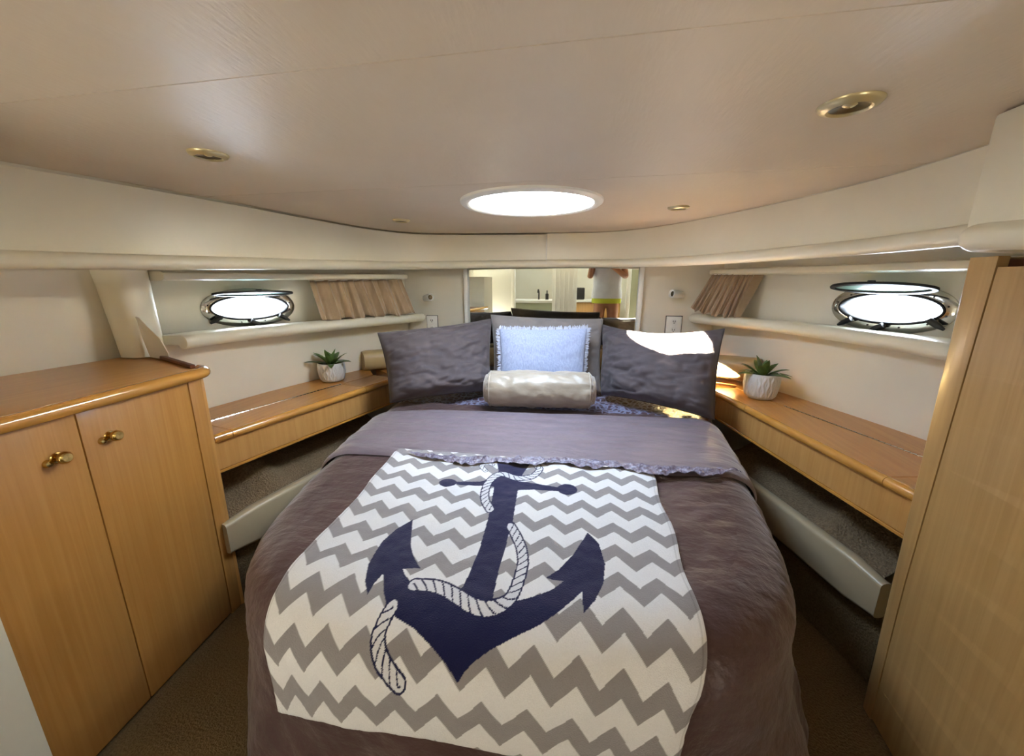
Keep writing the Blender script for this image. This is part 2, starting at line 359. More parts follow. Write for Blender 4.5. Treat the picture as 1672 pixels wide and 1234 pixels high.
ex = bmesh.ops.extrude_face_region(bm, geom=list(bm.faces)); bmesh.ops.translate(bm, vec=(0, 0, .025), verts=[g for g in ex['geom'] if isinstance(g, bmesh.types.BMVert)])
bmobj('ceiling_panel', bm, M['ceiling'], ceil)
settle(ceil)
# deck over everything (keeps the sun out), pierced by the hatch
bm = bmesh.new(); c4 = [(-2.0, -.30), (2.0, -.30), (2.0, 2.9), (-2.0, 2.9)]
ov = [bm.verts.new((x, y, 1.60)) for x, y in c4]; iv = [bm.verts.new((HC[0] + .275 * math.cos(a), HC[1] + .275 * math.sin(a), 1.60)) for a in np.linspace(0, 2 * PI, 65)[:-1]]
es = [bm.edges.new((l[i], l[(i + 1) % len(l)])) for l in (ov, iv) for i in range(len(l))]
bmesh.ops.triangle_fill(bm, edges=es, use_beauty=True)
inner = [f_ for f_ in bm.faces if all((v_.co - Vector((HC[0], HC[1], 1.60))).length < .28 for v_ in f_.verts)]
bmesh.ops.delete(bm, geom=inner, context='FACES_ONLY')
ex = bmesh.ops.extrude_face_region(bm, geom=list(bm.faces)); bmesh.ops.translate(bm, vec=(0, 0, .05), verts=[g for g in ex['geom'] if isinstance(g, bmesh.types.BMVert)])
structure(bmobj('ceiling_deck', bm, M['white'])).name = 'trim_12'
# added slabs out of view that keep the sun out of the portholes
structure(box('sun_block_left', (-2.1, 1.5, 1.56), (.9, 3.2, .06), M['white'])); structure(box('sun_block_right', (2.1, 1.5, 1.56), (.9, 3.2, .06), M['white']))

# round hatch
h = structure(empty('window_3', (HC[0], HC[1], 1.55)))
lathe('trim_ring', [(.236, 1.552), (.236, 1.541), (.244, 1.536), (.262, 1.537), (.270, 1.543), (.272, 1.552)], M['white'], h, (HC[0], HC[1], 0), n=72, closed=True)
lathe('hatch_tube', [(.238, 1.55), (.242, 1.585), (.252, 1.588), (.252, 1.655), (.272, 1.655), (.272, 1.56)], M['white'], h, (HC[0], HC[1], 0), n=72, closed=True)
lathe('gasket', [(.246, 1.586), (.252, 1.5835), (.2525, 1.590), (.247, 1.592)], M['pad'], h, (HC[0], HC[1], 0), n=72, closed=True)
lathe('hatch_lens', [(0.001, 1.663), (.262, 1.660), (.262, 1.668), (0.001, 1.671)], M['acrylic'], h, (HC[0], HC[1], 0), n=48)
settle(h)

# portholes
def porthole(name, side):
    A = Vector((*POL[side]['a'], 0)); B = Vector((*POL[side]['b'], 0)); u = (B - A).normalized(); c = Vector(POL[side]['c'])
    n = Vector((u.y, -u.x, 0));  n = -n if n.x * side > 0 else n
    r = structure(empty(name, c)); K = 64
    def ring(nm, prof, mat, rx=RX, rz=RZ, sm=45):
        rows = []
        for k in range(K):
            t = 2 * PI * k / K; x, z = lens(t, rx, rz); d = Vector((x / rx ** 2, z / rz ** 2)).normalized()
            rows.append([c + u * (x + d.x * a) + Vector((0, 0, z + d.y * a)) + n * h_ for a, h_ in prof])
        v, f = loft(rows, True, True); return pydata(nm, v, f, mat, r, sm)
    ring('frame', [(.006, .0), (.006, .010), (.010, .014), (.028, .013), (.042, .006), (.043, 0)], M['chrome'])
    ring('gasket', [(-.001, -.03), (-.001, .012), (.002, .017), (.0065, .016), (.008, .004), (.008, -.03)], M['black'])
    ring('outer_sleeve', [(-.002, -.07), (-.002, -.03), (.010, -.03), (.010, -.07)], M['white'])
    # hinged lid, swung inboard and up
    hz = c + Vector((0, 0, RZ + .004)) + n * .024
    ang = math.radians(20 if side > 0 else 11); dn = (n * math.cos(ang) + Vector((0, 0, math.sin(ang)))).normalized(); up = dn.cross(u); up = -up if up.z < 0 else up
    lc = hz + dn * (RZ + .012)
    def lring(nm, rx, rz, prof, mat):
        rows = []
        for k in range(K):
            t = 2 * PI * k / K; x, z = lens(t, rx, rz); d = Vector((x / rx ** 2, z / rz ** 2)).normalized()
            rows.append([lc + u * (x + d.x * a) + dn * (z + d.y * a) + up * h_ for a, h_ in prof])
        v, f = loft(rows, True, True); return pydata(nm, v, f, mat, r, 45)
    lr = lring('lid_rim', RX + .004, RZ + .002, [(-.012, -.004), (-.012, .006), (.004, .006), (.006, .0), (.004, -.004)], M['black'])
    rows = [[lc + u * (lens(2 * PI * k / K, RX - .004, RZ - .006)[0]) * q + dn * (lens(2 * PI * k / K, RX - .004, RZ - .006)[1]) * q + up * .001 for k in range(K)] for q in (1.0, .001)]
    v, f = loft(rows, True, False, caps=False); pydata('lid_glass', v, f, M['lid_glass'], r, 180)
    for s in (-.05, .05): tube('hinge', [hz + u * (s - .014), hz + u * (s + .014)], .006, M['black'], r, 8)
    st = lc + dn * (RZ + .006); tube('lid_catch', [st - u * .012 + up * .006, st + u * .012 + up * .006], .005, M['black'], r, 8)
    for s in ((-.135, -.005, .115) if side < 0 else (-.140, .0, .105)):
        t = math.acos(max(-1, min(1, s / RX))); x, z = lens(-t, RX + .018, RZ + .018)
        p = c + u * x + Vector((0, 0, z)) + n * .014
        l = tube('dog_latch', [p, p + n * .016], [.012, .009], M['chrome'], r, 10)
        q = p + n * .016; w = (u * (.55 if s > -.05 else -.55) * (1) + Vector((0, 0, -.35))).normalized()
        tube('latch_lever', [q - w * .012, q + w * .022, q + w * .046], [.012, .0115, .005], M['black'], l, 8)
    for k in range(12):
        t = 2 * PI * (k + .5) / 12; x, z = lens(t, RX + .020, RZ + .020); p = c + u * x + Vector((0, 0, z)) + n * .0125
        tube('screw', [p, p + n * .0025], .0035, M['slot'], r, 8)
    return settle(r)
porthole('window_1', -1); porthole('window_2', 1)

# padded post between the niche over the locker and the left porthole
pp = []
for z, x0, x1, yf in ((.965, -1.585, -1.470, 1.195), (1.10, -1.598, -1.464, 1.19), (1.20, -1.608, -1.458, 1.185), (1.30, -1.62, -1.450, 1.18)):
    w = (x1 - x0) / 2; cx = (x0 + x1) / 2
    pp.append([(cx + w * math.copysign(abs(math.cos(a)) ** .55, math.cos(a)), yf + .06 + .06 * math.copysign(abs(math.sin(a)) ** .6, math.sin(a)), z) for a in np.linspace(0, 2 * PI, 29)[:-1]])
v, f = loft(pp); structure(pydata('trim_15', v, f, M['vinyl'], None, 60))

# ------------------------------------------------------------------ LEFT LOCKER
lk = thing('low_locker', 'honey wood two-door locker with a varnished nosing along its top, left of the bed', 'cabinet', (-1.30, .75, 0))
fx = lambda y, z=0: -1.010 - .066 * (y - .44) / .6 + .012 * z      # face line in plan, leaning a touch
zt = .935; TH = .018
def lface(y0, y1, z0, z1, nm, mat, bev=.0015):
    return slab(nm, [(fx(y0, z0), y0, z0), (fx(y1, z0), y1, z0), (fx(y1, z1), y1, z1), (fx(y0, z1), y0, z1)], TH, mat, lk, bev)
d1 = lface(.47, .7095, .012, zt, 'door', M['wood_dark']); d2 = lface(.7125, 1.0285, .012, zt, 'door', M['wood_dark'])
lface(1.0325, 1.090, .0, zt, 'corner_stile', M['wood_dark'], .004)
slab('end_panel', [(-1.076, 1.088, 0), (-1.58, 1.30, 0), (-1.57, 1.30, zt), (-1.066, 1.088, zt)], .018, M['wood'], lk, .001)
prism('carcass', [(-1.05, .47), (-1.105, 1.06), (-1.57, 1.25), (-1.60, .47)], .005, zt - .002, M['wood'], lk)
prism('top', [(-1.01, .40), (-1.045, .72), (-1.075, 1.085), (-1.585, 1.305), (-1.60, .40)], zt, .962, M['wood_top'], lk, .002)
npth = crom([(-.995, .40, 0), (-1.022, .70, 0), (-1.052, 1.0, 0), (-1.058, 1.065, 0), (-1.075, 1.098, 0), (-1.115, 1.118, 0)], 6)
sweep('nosing', npth, [(a + .004, .951 + b) for a, b in circ(0, 0, .0185, 14)], M['nosing'], lk, 60)
slab('fiddle', [(-1.10, 1.098, .962), (-1.585, 1.308, .962), (-1.585, 1.308, .976), (-1.10, 1.098, .976)], .016, M['dark_wood'], lk, .003)
for y, z, d in ((.655, .838, d1), (.775, .846, d2)):
    x = fx(y, z)
    k = lathe('knob', [(.0005, .030), (.010, .0295), (.0145, .025), (.0155, .019), (.012, .012), (.0065, .009), (.006, .004), (.013, .003), (.015, .0)], M['brass'], d, (x, y, z), (1, .10, .05), 24)
    lathe('keeper', [(.0005, .012), (.007, .011), (.0095, .006), (.010, 0)], M['brass'], d, (x, y - .022, z - .006), (1, .1, 0), 18)
settle(lk)
# white jamb at the aft end of the locker
structure(box('trim_16', (-1.15, .27, .66), (.30, .43, 1.32), M['vinyl'], bevel=.006))

# ------------------------------------------------------------------ RIGHT WARDROBE
wr = thing('wardrobe', 'tall pale wood wardrobe standing at the right of the bed under the padded box', 'wardrobe', (1.3, .6, 0))
wb, wt = Vector((1.104, 1.098, 0)), Vector((1.072, 1.092, 1.305))
def wp(y, z):   # face point
    e = wb.lerp(wt, z / 1.305); return Vector((e.x + (-.10) * (1.095 - y) * (1 - z / 1.305), y, z))
def sy(z): return 1.052 - .026 * max(0, (z - .45) / .85)
# stile tapers towards the floor, door behind its joint
zz = list(np.linspace(0, 1.305, 12)); rows = []
for z in zz:
    a, b = wp(1.094, z), wp(sy(z) + .002, z); bul = .010 * math.exp(-((z - .88) / .10) ** 2)
    rows.append([a + Vector((.012, .004, 0)), a + Vector((.002, 0.001, 0)), a + Vector((-.002 - 0, -.006, 0)), b + Vector((-.001, 0, 0)), b + Vector((.02, 0, 0)), a + Vector((.02, .004, 0))])
v, f = loft(rows); pydata('corner_stile', v, f, M['wood_pale'], wr, 40)
rows = []
for z in list(np.linspace(.01, 1.282, 12)):
    b, e = wp(sy(z) - .0012, z), wp(-.1, z); rows.append([b, e, e + Vector((.02, 0, 0)), b + Vector((.02, 0, 0))])
v, f = loft(rows); pydata('door', v, f, M['wood_pale'], wr)
prism('carcass', [(1.125, -.1), (1.125, 1.07), (1.70, 1.20), (1.70, -.1)], .005, 1.30, M['dark_wood'], wr)
slab('end_panel', [(1.70, 1.215, 0), (1.118, 1.098, 0), (1.09, 1.094, 1.305), (1.70, 1.215, 1.305)], .018, M['wood_pale'], wr)
settle(wr)

# ------------------------------------------------------------------ BEDSIDE SHELVES with lid, hinge, fascia
def shelf(side, label, F0, F1, back, hinge, j0, j1, zt, fb):
    """F0 aft end, F1 bow end of the front edge"""
    t = thing('bedside_shelf', label, 'shelf', ((F0[0] + F1[0]) / 2, (F0[1] + F1[1]) / 2, fb))
    F0 = Vector((*F0, 0)); F1 = Vector((*F1, 0)); u = (F1 - F0).normalized(); out = Vector((side * u.y, -side * u.x, 0))
    if out.x * side < 0: out = -out
    H0, H1 = Vector((*hinge[0], 0)), Vector((*hinge[1], 0)); hu = (H1 - H0).normalized()
    def on_h(s):   # hinge line point at station s along the front
        p = F0 + u * s; k = ((p - H0).dot(u)) / hu.dot(u); return H0 + hu * k
    L = (F1 - F0).length; tk = .024; g = .0012
    def piece(nm, s0, s1, inner, mat=M['wood_top']):
        a, b = F0 + u * (s0 + g) + out * .012, F0 + u * (s1 - g) + out * .012
        if inner: c_, d_ = on_h(s1 - g) - out * .002, on_h(s0 + g) - out * .002
        else:
            a, b = on_h(s0) + out * .002, on_h(s1) + out * .002; c_, d_ = Vector((*back[1], 0)), Vector((*back[0], 0))
        pl = [a, b, c_, d_]
        return prism(nm, [(p.x, p.y) for p in (pl if side < 0 else pl[::-1])], zt - tk, zt, mat, t, .001, 1)
    piece('end_top', 0, j0, True); piece('lid', j0, j1, True); piece('end_top', j1, L, True)
    piece('back_board', 0, L, False)
    a, b = on_h(j0), on_h(j1); tube('piano_hinge', [a + Vector((0, 0, zt - .0005)), b + Vector((0, 0, zt - .0005))], .0026, M['chrome'], t, 8)
    K = 34
    for k in range(K):
        p = a.lerp(b, (k + .5) / K); q = p + hu * .007
        tube('hinge_knuckle', [p - hu * .006 + Vector((0, 0, zt + .0006)), q + Vector((0, 0, zt + .0006))], .0034, M['chrome'], t, 6)
    for s0, s1 in ((0, j0), (j0, j1), (j1, L)):
        p = [F0 + u * (s0 + g) + out * .012, F0 + u * (s1 - g) + out * .012]
        pr = [((-side) * 1 * x, zt - tk / 2 - .003 + y) for x, y in circ(0, 0, .0165, 14)]
        sweep('nosing', [(q.x, q.y, 0) for q in p], pr, M['nosing'], t, 60)
    fo = out * .016
    A0, A1 = F0 + fo, F1 + fo
    def fq(a, b, z0, z1, nm, th, mat, push=0.0):
        a = a - out * push; b = b - out * push
        q = [(a.x, a.y, z0), (b.x, b.y, z0), (b.x, b.y, z1), (a.x, a.y, z1)]
        if side > 0: q = [q[1], q[0], q[3], q[2]]
        return slab(nm, q, th, mat, t, .0012, 1)
    fq(A0, A1, fb + .012, zt - tk - .004, 'fascia', .016, M['wood'])
    fq(A0, A1, fb, fb + .0105, 'bottom_lip', .020, M['nosing'], .003)
    if side > 0:
        p = A0.lerp(A1, .958) - out * .006; box('latch_plate', (p.x, p.y, zt - .085), (.012, .02, .05), M['chrome'], t, .002)
    return settle(t)
shelf(-1, 'left bedside wooden shelf with hinged lid, beside the low locker', (-1.1075, 1.12), (-.872, 2.09), ((-1.452, 1.272), (-1.26, 2.42)), ((-1.272, 1.235), (-1.119, 1.825)), (.065), .755, .700, .545)
shelf(1, 'right bedside wooden shelf with hinged lid, beside the pale wardrobe', (1.1145, 1.115), (.893, 2.17), ((1.56, 1.215), (1.15, 2.42)), ((1.303, 1.406), (1.122, 1.928)), .093, .760, .703, .552)
# boards below the bolster closing the bow corners
for side, n_ in ((-1, 'trim_17'), (1, 'trim_18')):
    pl = [(side * .872, 2.10), (side * 1.23, 2.43), (side * 1.10, 2.6), (side * .70, 2.6)]
    structure(prism(n_, pl if side > 0 else pl[::-1], .62, .692, M['wood_top'], None))

# ------------------------------------------------------------------ LOW CARPETED STEPS with vinyl pads
def step(side, label, P0, P1, zt):
    t = thing('carpeted_step', label, 'step', (P0[0], P0[1], 0))
    P0 = Vector((*P0, 0)); P1 = Vector((*P1, 0)); u = (P1 - P0).normalized(); out = Vector((u.y, -u.x, 0)); out = out if out.x * side > 0 else -out
    L = (P1 - P0).length
    pts = [P0 + u * s for s in np.linspace(0, L, 10)]
    sg = -1 if side < 0 else 1
    pr0 = []
    w, hh, r = .046, .150, .016
    for cx, cy, a0 in ((w - r, -r, 0), (r, -r, 90), (r, -hh + r, 180), (w - r, -hh + r, 270)):
        for a in (0, 30, 60, 90): pr0.append((cx + r * math.cos(math.radians(a0 + a)), cy + r * math.sin(math.radians(a0 + a))))
    rows = []
    for i, p in enumerate(pts):
        sh = .82 if i in (0, len(pts) - 1) else 1.0
        rows.append([p + out * (w / 2 + (o - w / 2) * sh) + Vector((0, 0, zt - hh / 2 + (z + hh / 2) * sh)) for o, z in pr0])
    e0 = [q - u * .004 for q in rows[0]]
    rows = [e0] + [[q + u * .008 for q in rows[0]]] + rows[1:]
    v, f = loft(rows); pydata('vinyl_pad', v, f, M['pad'], t, 60)
    # carpet lining rising outboard from the pad, with a raised rib
    v = []; NU, NW = 60, 26
    for i in range(NU):
        s0_ = lambda k: .045 + .30 * k * .28; s = i / (NU - 1)
        for j in range(NW):
            k = j / (NW - 1); s = s0_(k) + (L * 1.12 - s0_(k)) * (i / (NU - 1)); rib = .07 * math.exp(-((s - .30) / .07) ** 2) * math.sin(min(1, k * 1.8) * PI * .5)
            p = P0 + u * s + out * (.046 + k * .30)
            v.append((p.x, p.y, zt - .055 + .02 * k + .10 * k * k + rib + .006 * fbm(p.x, p.y, 0, 30)))
    f = [(i * NW + j, i * NW + j + 1, (i + 1) * NW + j + 1, (i + 1) * NW + j) for i in range(NU - 1) for j in range(NW - 1)]
    pydata('carpet', v, f, M['liner_carpet'], t, 180)
    a, b = P0 + out * .05, P1 + out * .05; c_, d_ = P1 + out * .10, P0 + out * .10
    prism('riser', [(q.x, q.y) for q in ((a, b, c_, d_) if side < 0 else (d_, c_, b, a))], 0.0, zt - .06, M['carpet'], t)
    return settle(t)
step(-1, 'low carpeted step with a taupe vinyl pad under the left bedside shelf', (-1.045, 1.055), (-.86, 2.0), .392)
step(1, 'low carpeted step with a taupe vinyl pad under the right bedside shelf', (1.118, 1.165), (.90, 2.0), .392)

# ------------------------------------------------------------------ BED
OUTB = [(-.90, 2.55), (-.84, 1.95), (-.775, 1.45), (-.725, 1.1), (-.66, .83), (-.56, .655), (-.42, .555), (-.2, .505), (.05, .505), (.3, .54), (.52, .615), (.68, .76), (.765, .98), (.81, 1.3), (.85, 1.7), (.90, 2.1), (.93, 2.55)]
BO = crom(OUTB, 24); T_ = np.gradient(BO, axis=0); BN = np.stack([T_[:, 1], -T_[:, 0]], 1); BN /= np.linalg.norm(BN, axis=1)[:, None]
def drape(P, r, zt, off=0.0, flare=.12):
    P = np.asarray(P, float); out = np.zeros((len(P), 3)); NN = np.zeros((len(P), 3))
    for c in range(0, len(P), 4000):
        p = P[c:c + 4000]; d = ((p[:, None, :] - BO[None]) ** 2).sum(2); j = d.argmin(1); n = BN[j]; b = BO[j]
        sd_ = ((p - b) * n).sum(1); e = sd_ + r; th = np.clip(e / r, 0, PI / 2); dn = np.maximum(e - r * PI / 2, 0)
        tang = p - b - n * sd_[:, None]; rad = r * np.sin(th) + flare * dn + off * np.sin(th)
        q = b - n * r + tang + n * rad[:, None]; z = zt - r * (1 - np.cos(th)) - dn * math.sqrt(1 - flare * flare)
        ins = e <= 0; q[ins] = p[ins]; z[ins] = zt
        out[c:c + 4000, :2] = q; out[c:c + 4000, 2] = z
        NN[c:c + 4000, :2] = n * np.sin(th)[:, None]; NN[c:c + 4000, 2] = np.cos(th)
    return out, NN
BZ = .628
bed = thing('bed', 'island berth with plum satin patterned sheet showing beneath the pillows', 'bed', (0, 1.5, 0))
inset = [(b[0] - n[0] * .10, b[1] - n[1] * .10) for b, n in zip(BO[::6], BN[::6])]
prism('mattress', inset[::-1], .18, .56, M['white'], bed)
prism('plinth', [(x * .9, 1.5 + (y - 1.5) * .93) for x, y in inset[::-1]], .0, .18, M['dark_wood'], bed)
# sheet on the head half of the bed, wrinkled
NX, NY = 130, 70; g = []
for i in range(NY):
    for j in range(NX): g.append((-1.05 + 2.12 * j / (NX - 1), 1.42 + 1.12 * i / (NY - 1)))
D, N_ = drape(g, .11, .608); 
for k in range(len(D)):
    x, y = g[k]; w = .010 * fbm(x, y, .3, 9, 4) + .006 * fbm(x * 1.0, y * 2.2, 1.3, 22, 3); D[k] += N_[k] * w
f = [(i * NX + j, i * NX + j + 1, (i + 1) * NX + j + 1, (i + 1) * NX + j) for i in range(NY - 1) for j in range(NX - 1)]
o = pydata('patterned_sheet', D, f, M['sheet'], bed, 180); tag(o, 'crinkled plum satin sheet with pale blue figures')
settle(bed)

# bedspread
bs = thing('bedspread', 'plum brown satin bedspread draped over the berth down to the carpet', 'bedspread', (0, 1.2, 0))
nb = 300; idx = np.linspace(96 * 0 + 20, len(BO) - 21, nb)
tt = [np.interp(idx, range(len(BO)), BO[:, k]) for k in (0, 1)]; bb = np.stack(tt, 1)
tn = [np.interp(idx, range(len(BO)), BN[:, k]) for k in (0, 1)]; bn = np.stack(tn, 1)
keep = bb[:, 1] < 1.86; bb = bb[keep]; bn = bn[keep]; nb = len(bb)
es_ = list(-np.linspace(.13, 0, 3)[:0]) + list(np.linspace(-.13, .075, 14)) + list(np.linspace(.095, .52, 24)); R_ = .13
v = []; arc = np.concatenate([[0], np.cumsum(np.linalg.norm(np.diff(bb, axis=0), axis=1))])
for i in range(nb):
    for e0 in es_:
        e = e0 + R_; th = min(e / R_, PI / 2); dn = max(e - R_ * PI / 2, 0)
        q = bb[i] - bn[i] * R_; rad = R_ * math.sin(th); z = BZ - R_ * (1 - math.cos(th)) - dn
        s = arc[i]; foot = math.exp(-((bb[i][0] - .05) / .55) ** 2) if bb[i][1] < .8 else 0
        fold = dn * (.045 * math.sin(s * 15 + 1.5 * math.sin(s * 3.1)) + .03 * math.sin(s * 31 + 2)) * (1.0)
        flare = .10 * dn + fold + (.25 * max(0, dn - .15) * (1 if bb[i][0] > .5 and bb[i][1] < 1.0 else .3))
        w = (.006 * fbm(s, z, .2, 6, 3) + .0035 * fbm(s * 1.6, z * 1.6, 2.2, 18, 3)) * math.sin(th) ** 1
        rad += flare + w
        p = q + bn[i] * rad
        zw = (.005 * fbm(p[0], p[1], 1.1, 8, 3)) * math.cos(th)
        v.append((p[0], p[1], max(z + zw, .006)))
ne = len(es_); f = [(i * ne + j, i * ne + j + 1, (i + 1) * ne + j + 1, (i + 1) * ne + j) for i in range(nb - 1) for j in range(ne - 1)]
pydata('skirt', v, f, M['spread'], bs, 180)
# top surface inside the rounded rim
inner = np.array([bb[i] - bn[i] * (R_ - .004) for i in range(nb)])
bm = bmesh.new(); NXT, NYT = 110, 90; V = {}
ymin, ymax = inner[:, 1].min(), inner[:, 1].max()
lft = inner[inner[:, 0] < 0]; rgt = inner[inner[:, 0] >= 0]
lo = lft[np.argsort(lft[:, 1])]; ro = rgt[np.argsort(rgt[:, 1])]
v = []
for i in range(NYT):
    y = ymin + .0005 + (ymax - ymin - .001) * (i / (NYT - 1)) ** 1.35
    xl = float(np.interp(y, lo[:, 1], lo[:, 0])); xr = float(np.interp(y, ro[:, 1], ro[:, 0]))
    for j in range(NXT):
        x = xl + (xr - xl) * j / (NXT - 1)
        v.append((x, y, BZ + .005 * fbm(x, y, 1.1, 8, 3) + (.004 * fbm(x, y, 3.1, 22, 3) - .007 * max(0, .3 - abs(fbm(x, y, 7.1, 7, 3)))) * (1 if x > .46 else .35)))
f = [(i * NXT + j, i * NXT + j + 1, (i + 1) * NXT + j + 1, (i + 1) * NXT + j) for i in range(NYT - 1) for j in range(NXT - 1)]
pydata('top_cover', v, f, M['spread'], bs, 180)
# turned-down band across the bed
NX, NY = 170, 60; g = []
for i in range(NY):
    k = i / (NY - 1)
    for j in range(NX):
        q = j / (NX - 1); xx = -1.0 + 2.10 * q
        y0 = 1.235 + .075 * (xx / .8) * .6 + .012 * math.sin(xx * 9) ; y1 = 1.79 + .06 * (xx / .8) - .10 * max(0, -(xx + .45)) * 2
        g.append((xx, y0 + (y1 - y0) * k))
D, N_ = drape(g, .12, .640, .012)
for k in range(len(D)):
    x, y = g[k]; i = k // NX; kk = i / (NY - 1)
    edge = min(1, kk * 14) ** .5 * min(1, (1 - kk) * 16) ** .5
    D[k] += N_[k] * ((.014 * edge - .010) + .005 * fbm(x * .6, y * 1.6, 4, 11, 4) * edge)
f = [(i * NX + j, i * NX + j + 1, (i + 1) * NX + j + 1, (i + 1) * NX + j) for i in range(NY - 1) for j in range(NX - 1)]
o = pydata('turned_down_band', D, f, M['fold'], bs, 180); tag(o, 'greyish mauve satin reverse folded back')
# crinkled satin edge of the sheet peeping out in front of the band
NX, NY = 220, 10; g = []
for i in range(NY):
    for j in range(NX):
        q = j / (NX - 1); xx = -.40 + 1.16 * q; tap = min(1, q * 9, (1 - q) * 9)
        y0 = 1.250 + .056 * (xx / .8) + .012 * math.sin(xx * 9); g.append((xx, y0 - .052 * tap * (1 - i / (NY - 1)) * (1 + .25 * math.sin(xx * 31))))
D, N_ = drape(g, .12, .648, .012)
for k in range(len(D)):
    x, y = g[k]; D[k] += N_[k] * (.004 + .010 * fbm(x * 1.4, y * 2, 2, 24, 4))
f = [(i * NX + j, i * NX + j + 1, (i + 1) * NX + j + 1, (i + 1) * NX + j) for i in range(NY - 1) for j in range(NX - 1)]
o = pydata('satin_edging', D, f, M['edging'], bs, 180)
settle(bs)

# ------------------------------------------------------------------ TOWEL with printed chevrons, anchor and rope
SHANK = [(-.0253, 1.1092), (.0363, 1.1074), (.0454, 1.0352), (.0578, .885), (.0593, .7739), (.0591, .72), (.0656, .6102), (.0485, .6074), (-.0026, .6281), (.0013, .6846), (.0003, .7701), (-.0081, .8818), (-.0247, 1.0222), (-.0324, 1.069)]
TOPP = [(-.0605, 1.2409), (.0606, 1.2473), (.0435, 1.1422), (.0384, 1.0948), (-.0322, 1.0818), (-.031, 1.1353)]
BAR = [(-.1448, 1.0583), (-.0741, 1.0702), (-.0288, 1.0953), (.0353, 1.0943), (.086, 1.091), (.1362, 1.0817), (.1698, 1.0759), (.1709, 1.0584), (.1388, 1.0525), (.0912, 1.0507), (.0444, 1.0408), (-.03, 1.0449), (-.0669, 1.0429), (-.1386, 1.0394)]
ARMS = [(-.2002, .8435), (-.1813, .7899), (-.1601, .7404), (-.1396, .7093), (-.1086, .6746), (-.1277, .6729), (-.1474, .6705), (-.1346, .6535), (-.1123, .6346), (-.0716, .6213), (-.027, .6153), (.0257, .6038), (.0656, .6102), (.0971, .6185), (.145, .6379), (.1781, .6612), (.2004, .6897), (.1839, .6906), (.1622, .6922), (.1898, .7256), (.218, .7756), (.2398, .8367), (.2503, .8683), (.2771, .8287), (.2887, .7626), (.282, .7021), (.2638, .6532), (.2411, .6218), (.2398, .6446), (.239, .6699), (.2257, .6504), (.1969, .6162), (.1593, .5853), (.1193, .561), (.0804, .5366), (.0524, .5141), (.0392, .4979), (.0309, .4824), (.0072, .5043), (-.0281, .5273), (-.0703, .5506), (-.1118, .5639), (-.1339, .5777), (-.1554, .6047), (-.1807, .6479), (-.1856, .6226), (-.1861, .5978), (-.2078, .6243), (-.2258, .6672), (-.2365, .7485), (-.2253, .7982)]
ROPES = [([(-.104, .630), (-.0712, .632), (-.0341, .6248), (-.0002, .6113), (.0278, .600), (.0592, .598), (.0868, .6118), (.1018, .6347), (.108, .681), (.1087, .7292), (.0959, .7807), (.0731, .8291), (.056, .8587)], .0120, .0215),
         ([(-.0128, .9232), (-.0357, .9647), (-.048, 1.0178), (-.0475, 1.0789), (-.0232, 1.1299), (.0321, 1.1132), (.0739, 1.1342), (.0935, 1.1868), (.0816, 1.2122)], .0115, .0205),
         ([(-.1253, .5776), (-.1304, .5553), (-.1317, .534), (-.1249, .5143), (-.112, .4954), (-.0953, .4797), (-.0761, .4653)], .0128, .0215),
         ([(-.0598, 1.185), (-.0791, 1.1914), (-.0922, 1.1697), (-.0732, 1.1403)], .007, .016)]
X0, X1, Y0, Y1 = -.405, .462, .358, 1.262
NX, NY = 470, 500
gx = np.linspace(X0, X1, NX); gy = np.linspace(Y0, Y1, NY); GX, GY = np.meshgrid(gx, gy)
def inpoly(P):
    r = np.zeros(GX.shape, bool); n = len(P)
    for i in range(n):
        (x1, y1), (x2, y2) = P[i], P[(i + 1) % n]
        if y1 == y2: continue
        c = ((y1 > GY) != (y2 > GY)) & (GX < (x2 - x1) * (GY - y1) / (y2 - y1) + x1); r ^= c
    return r
white = np.array(srgb(228, 228, 230)[:3]); gray = np.array(srgb(146, 142, 144)[:3]); navy = np.array(srgb(18, 22, 66)[:3]); rope = np.array(srgb(216, 217, 222)[:3])
ph = ((GX - .315) / .0795) % 1.0; tri = np.abs(ph - .5) * 2            # 1 at the peaks of the zigzag
ycell = GY - .040 * tri - .006 * np.sin(GX * 5)
q = ((ycell - .008) / .0925) % 1.0
col = np.where((q < .46)[..., None], gray, white)
na = inpoly(SHANK) | inpoly(TOPP) | inpoly(BAR) | inpoly(ARMS)
na |= ((GX + .1668) / .026) ** 2 + ((GY - 1.0466) / .026) ** 2 < 1; na |= ((GX - .1909) / .030) ** 2 + ((GY - 1.0715) / .031) ** 2 < 1
col[na] = navy
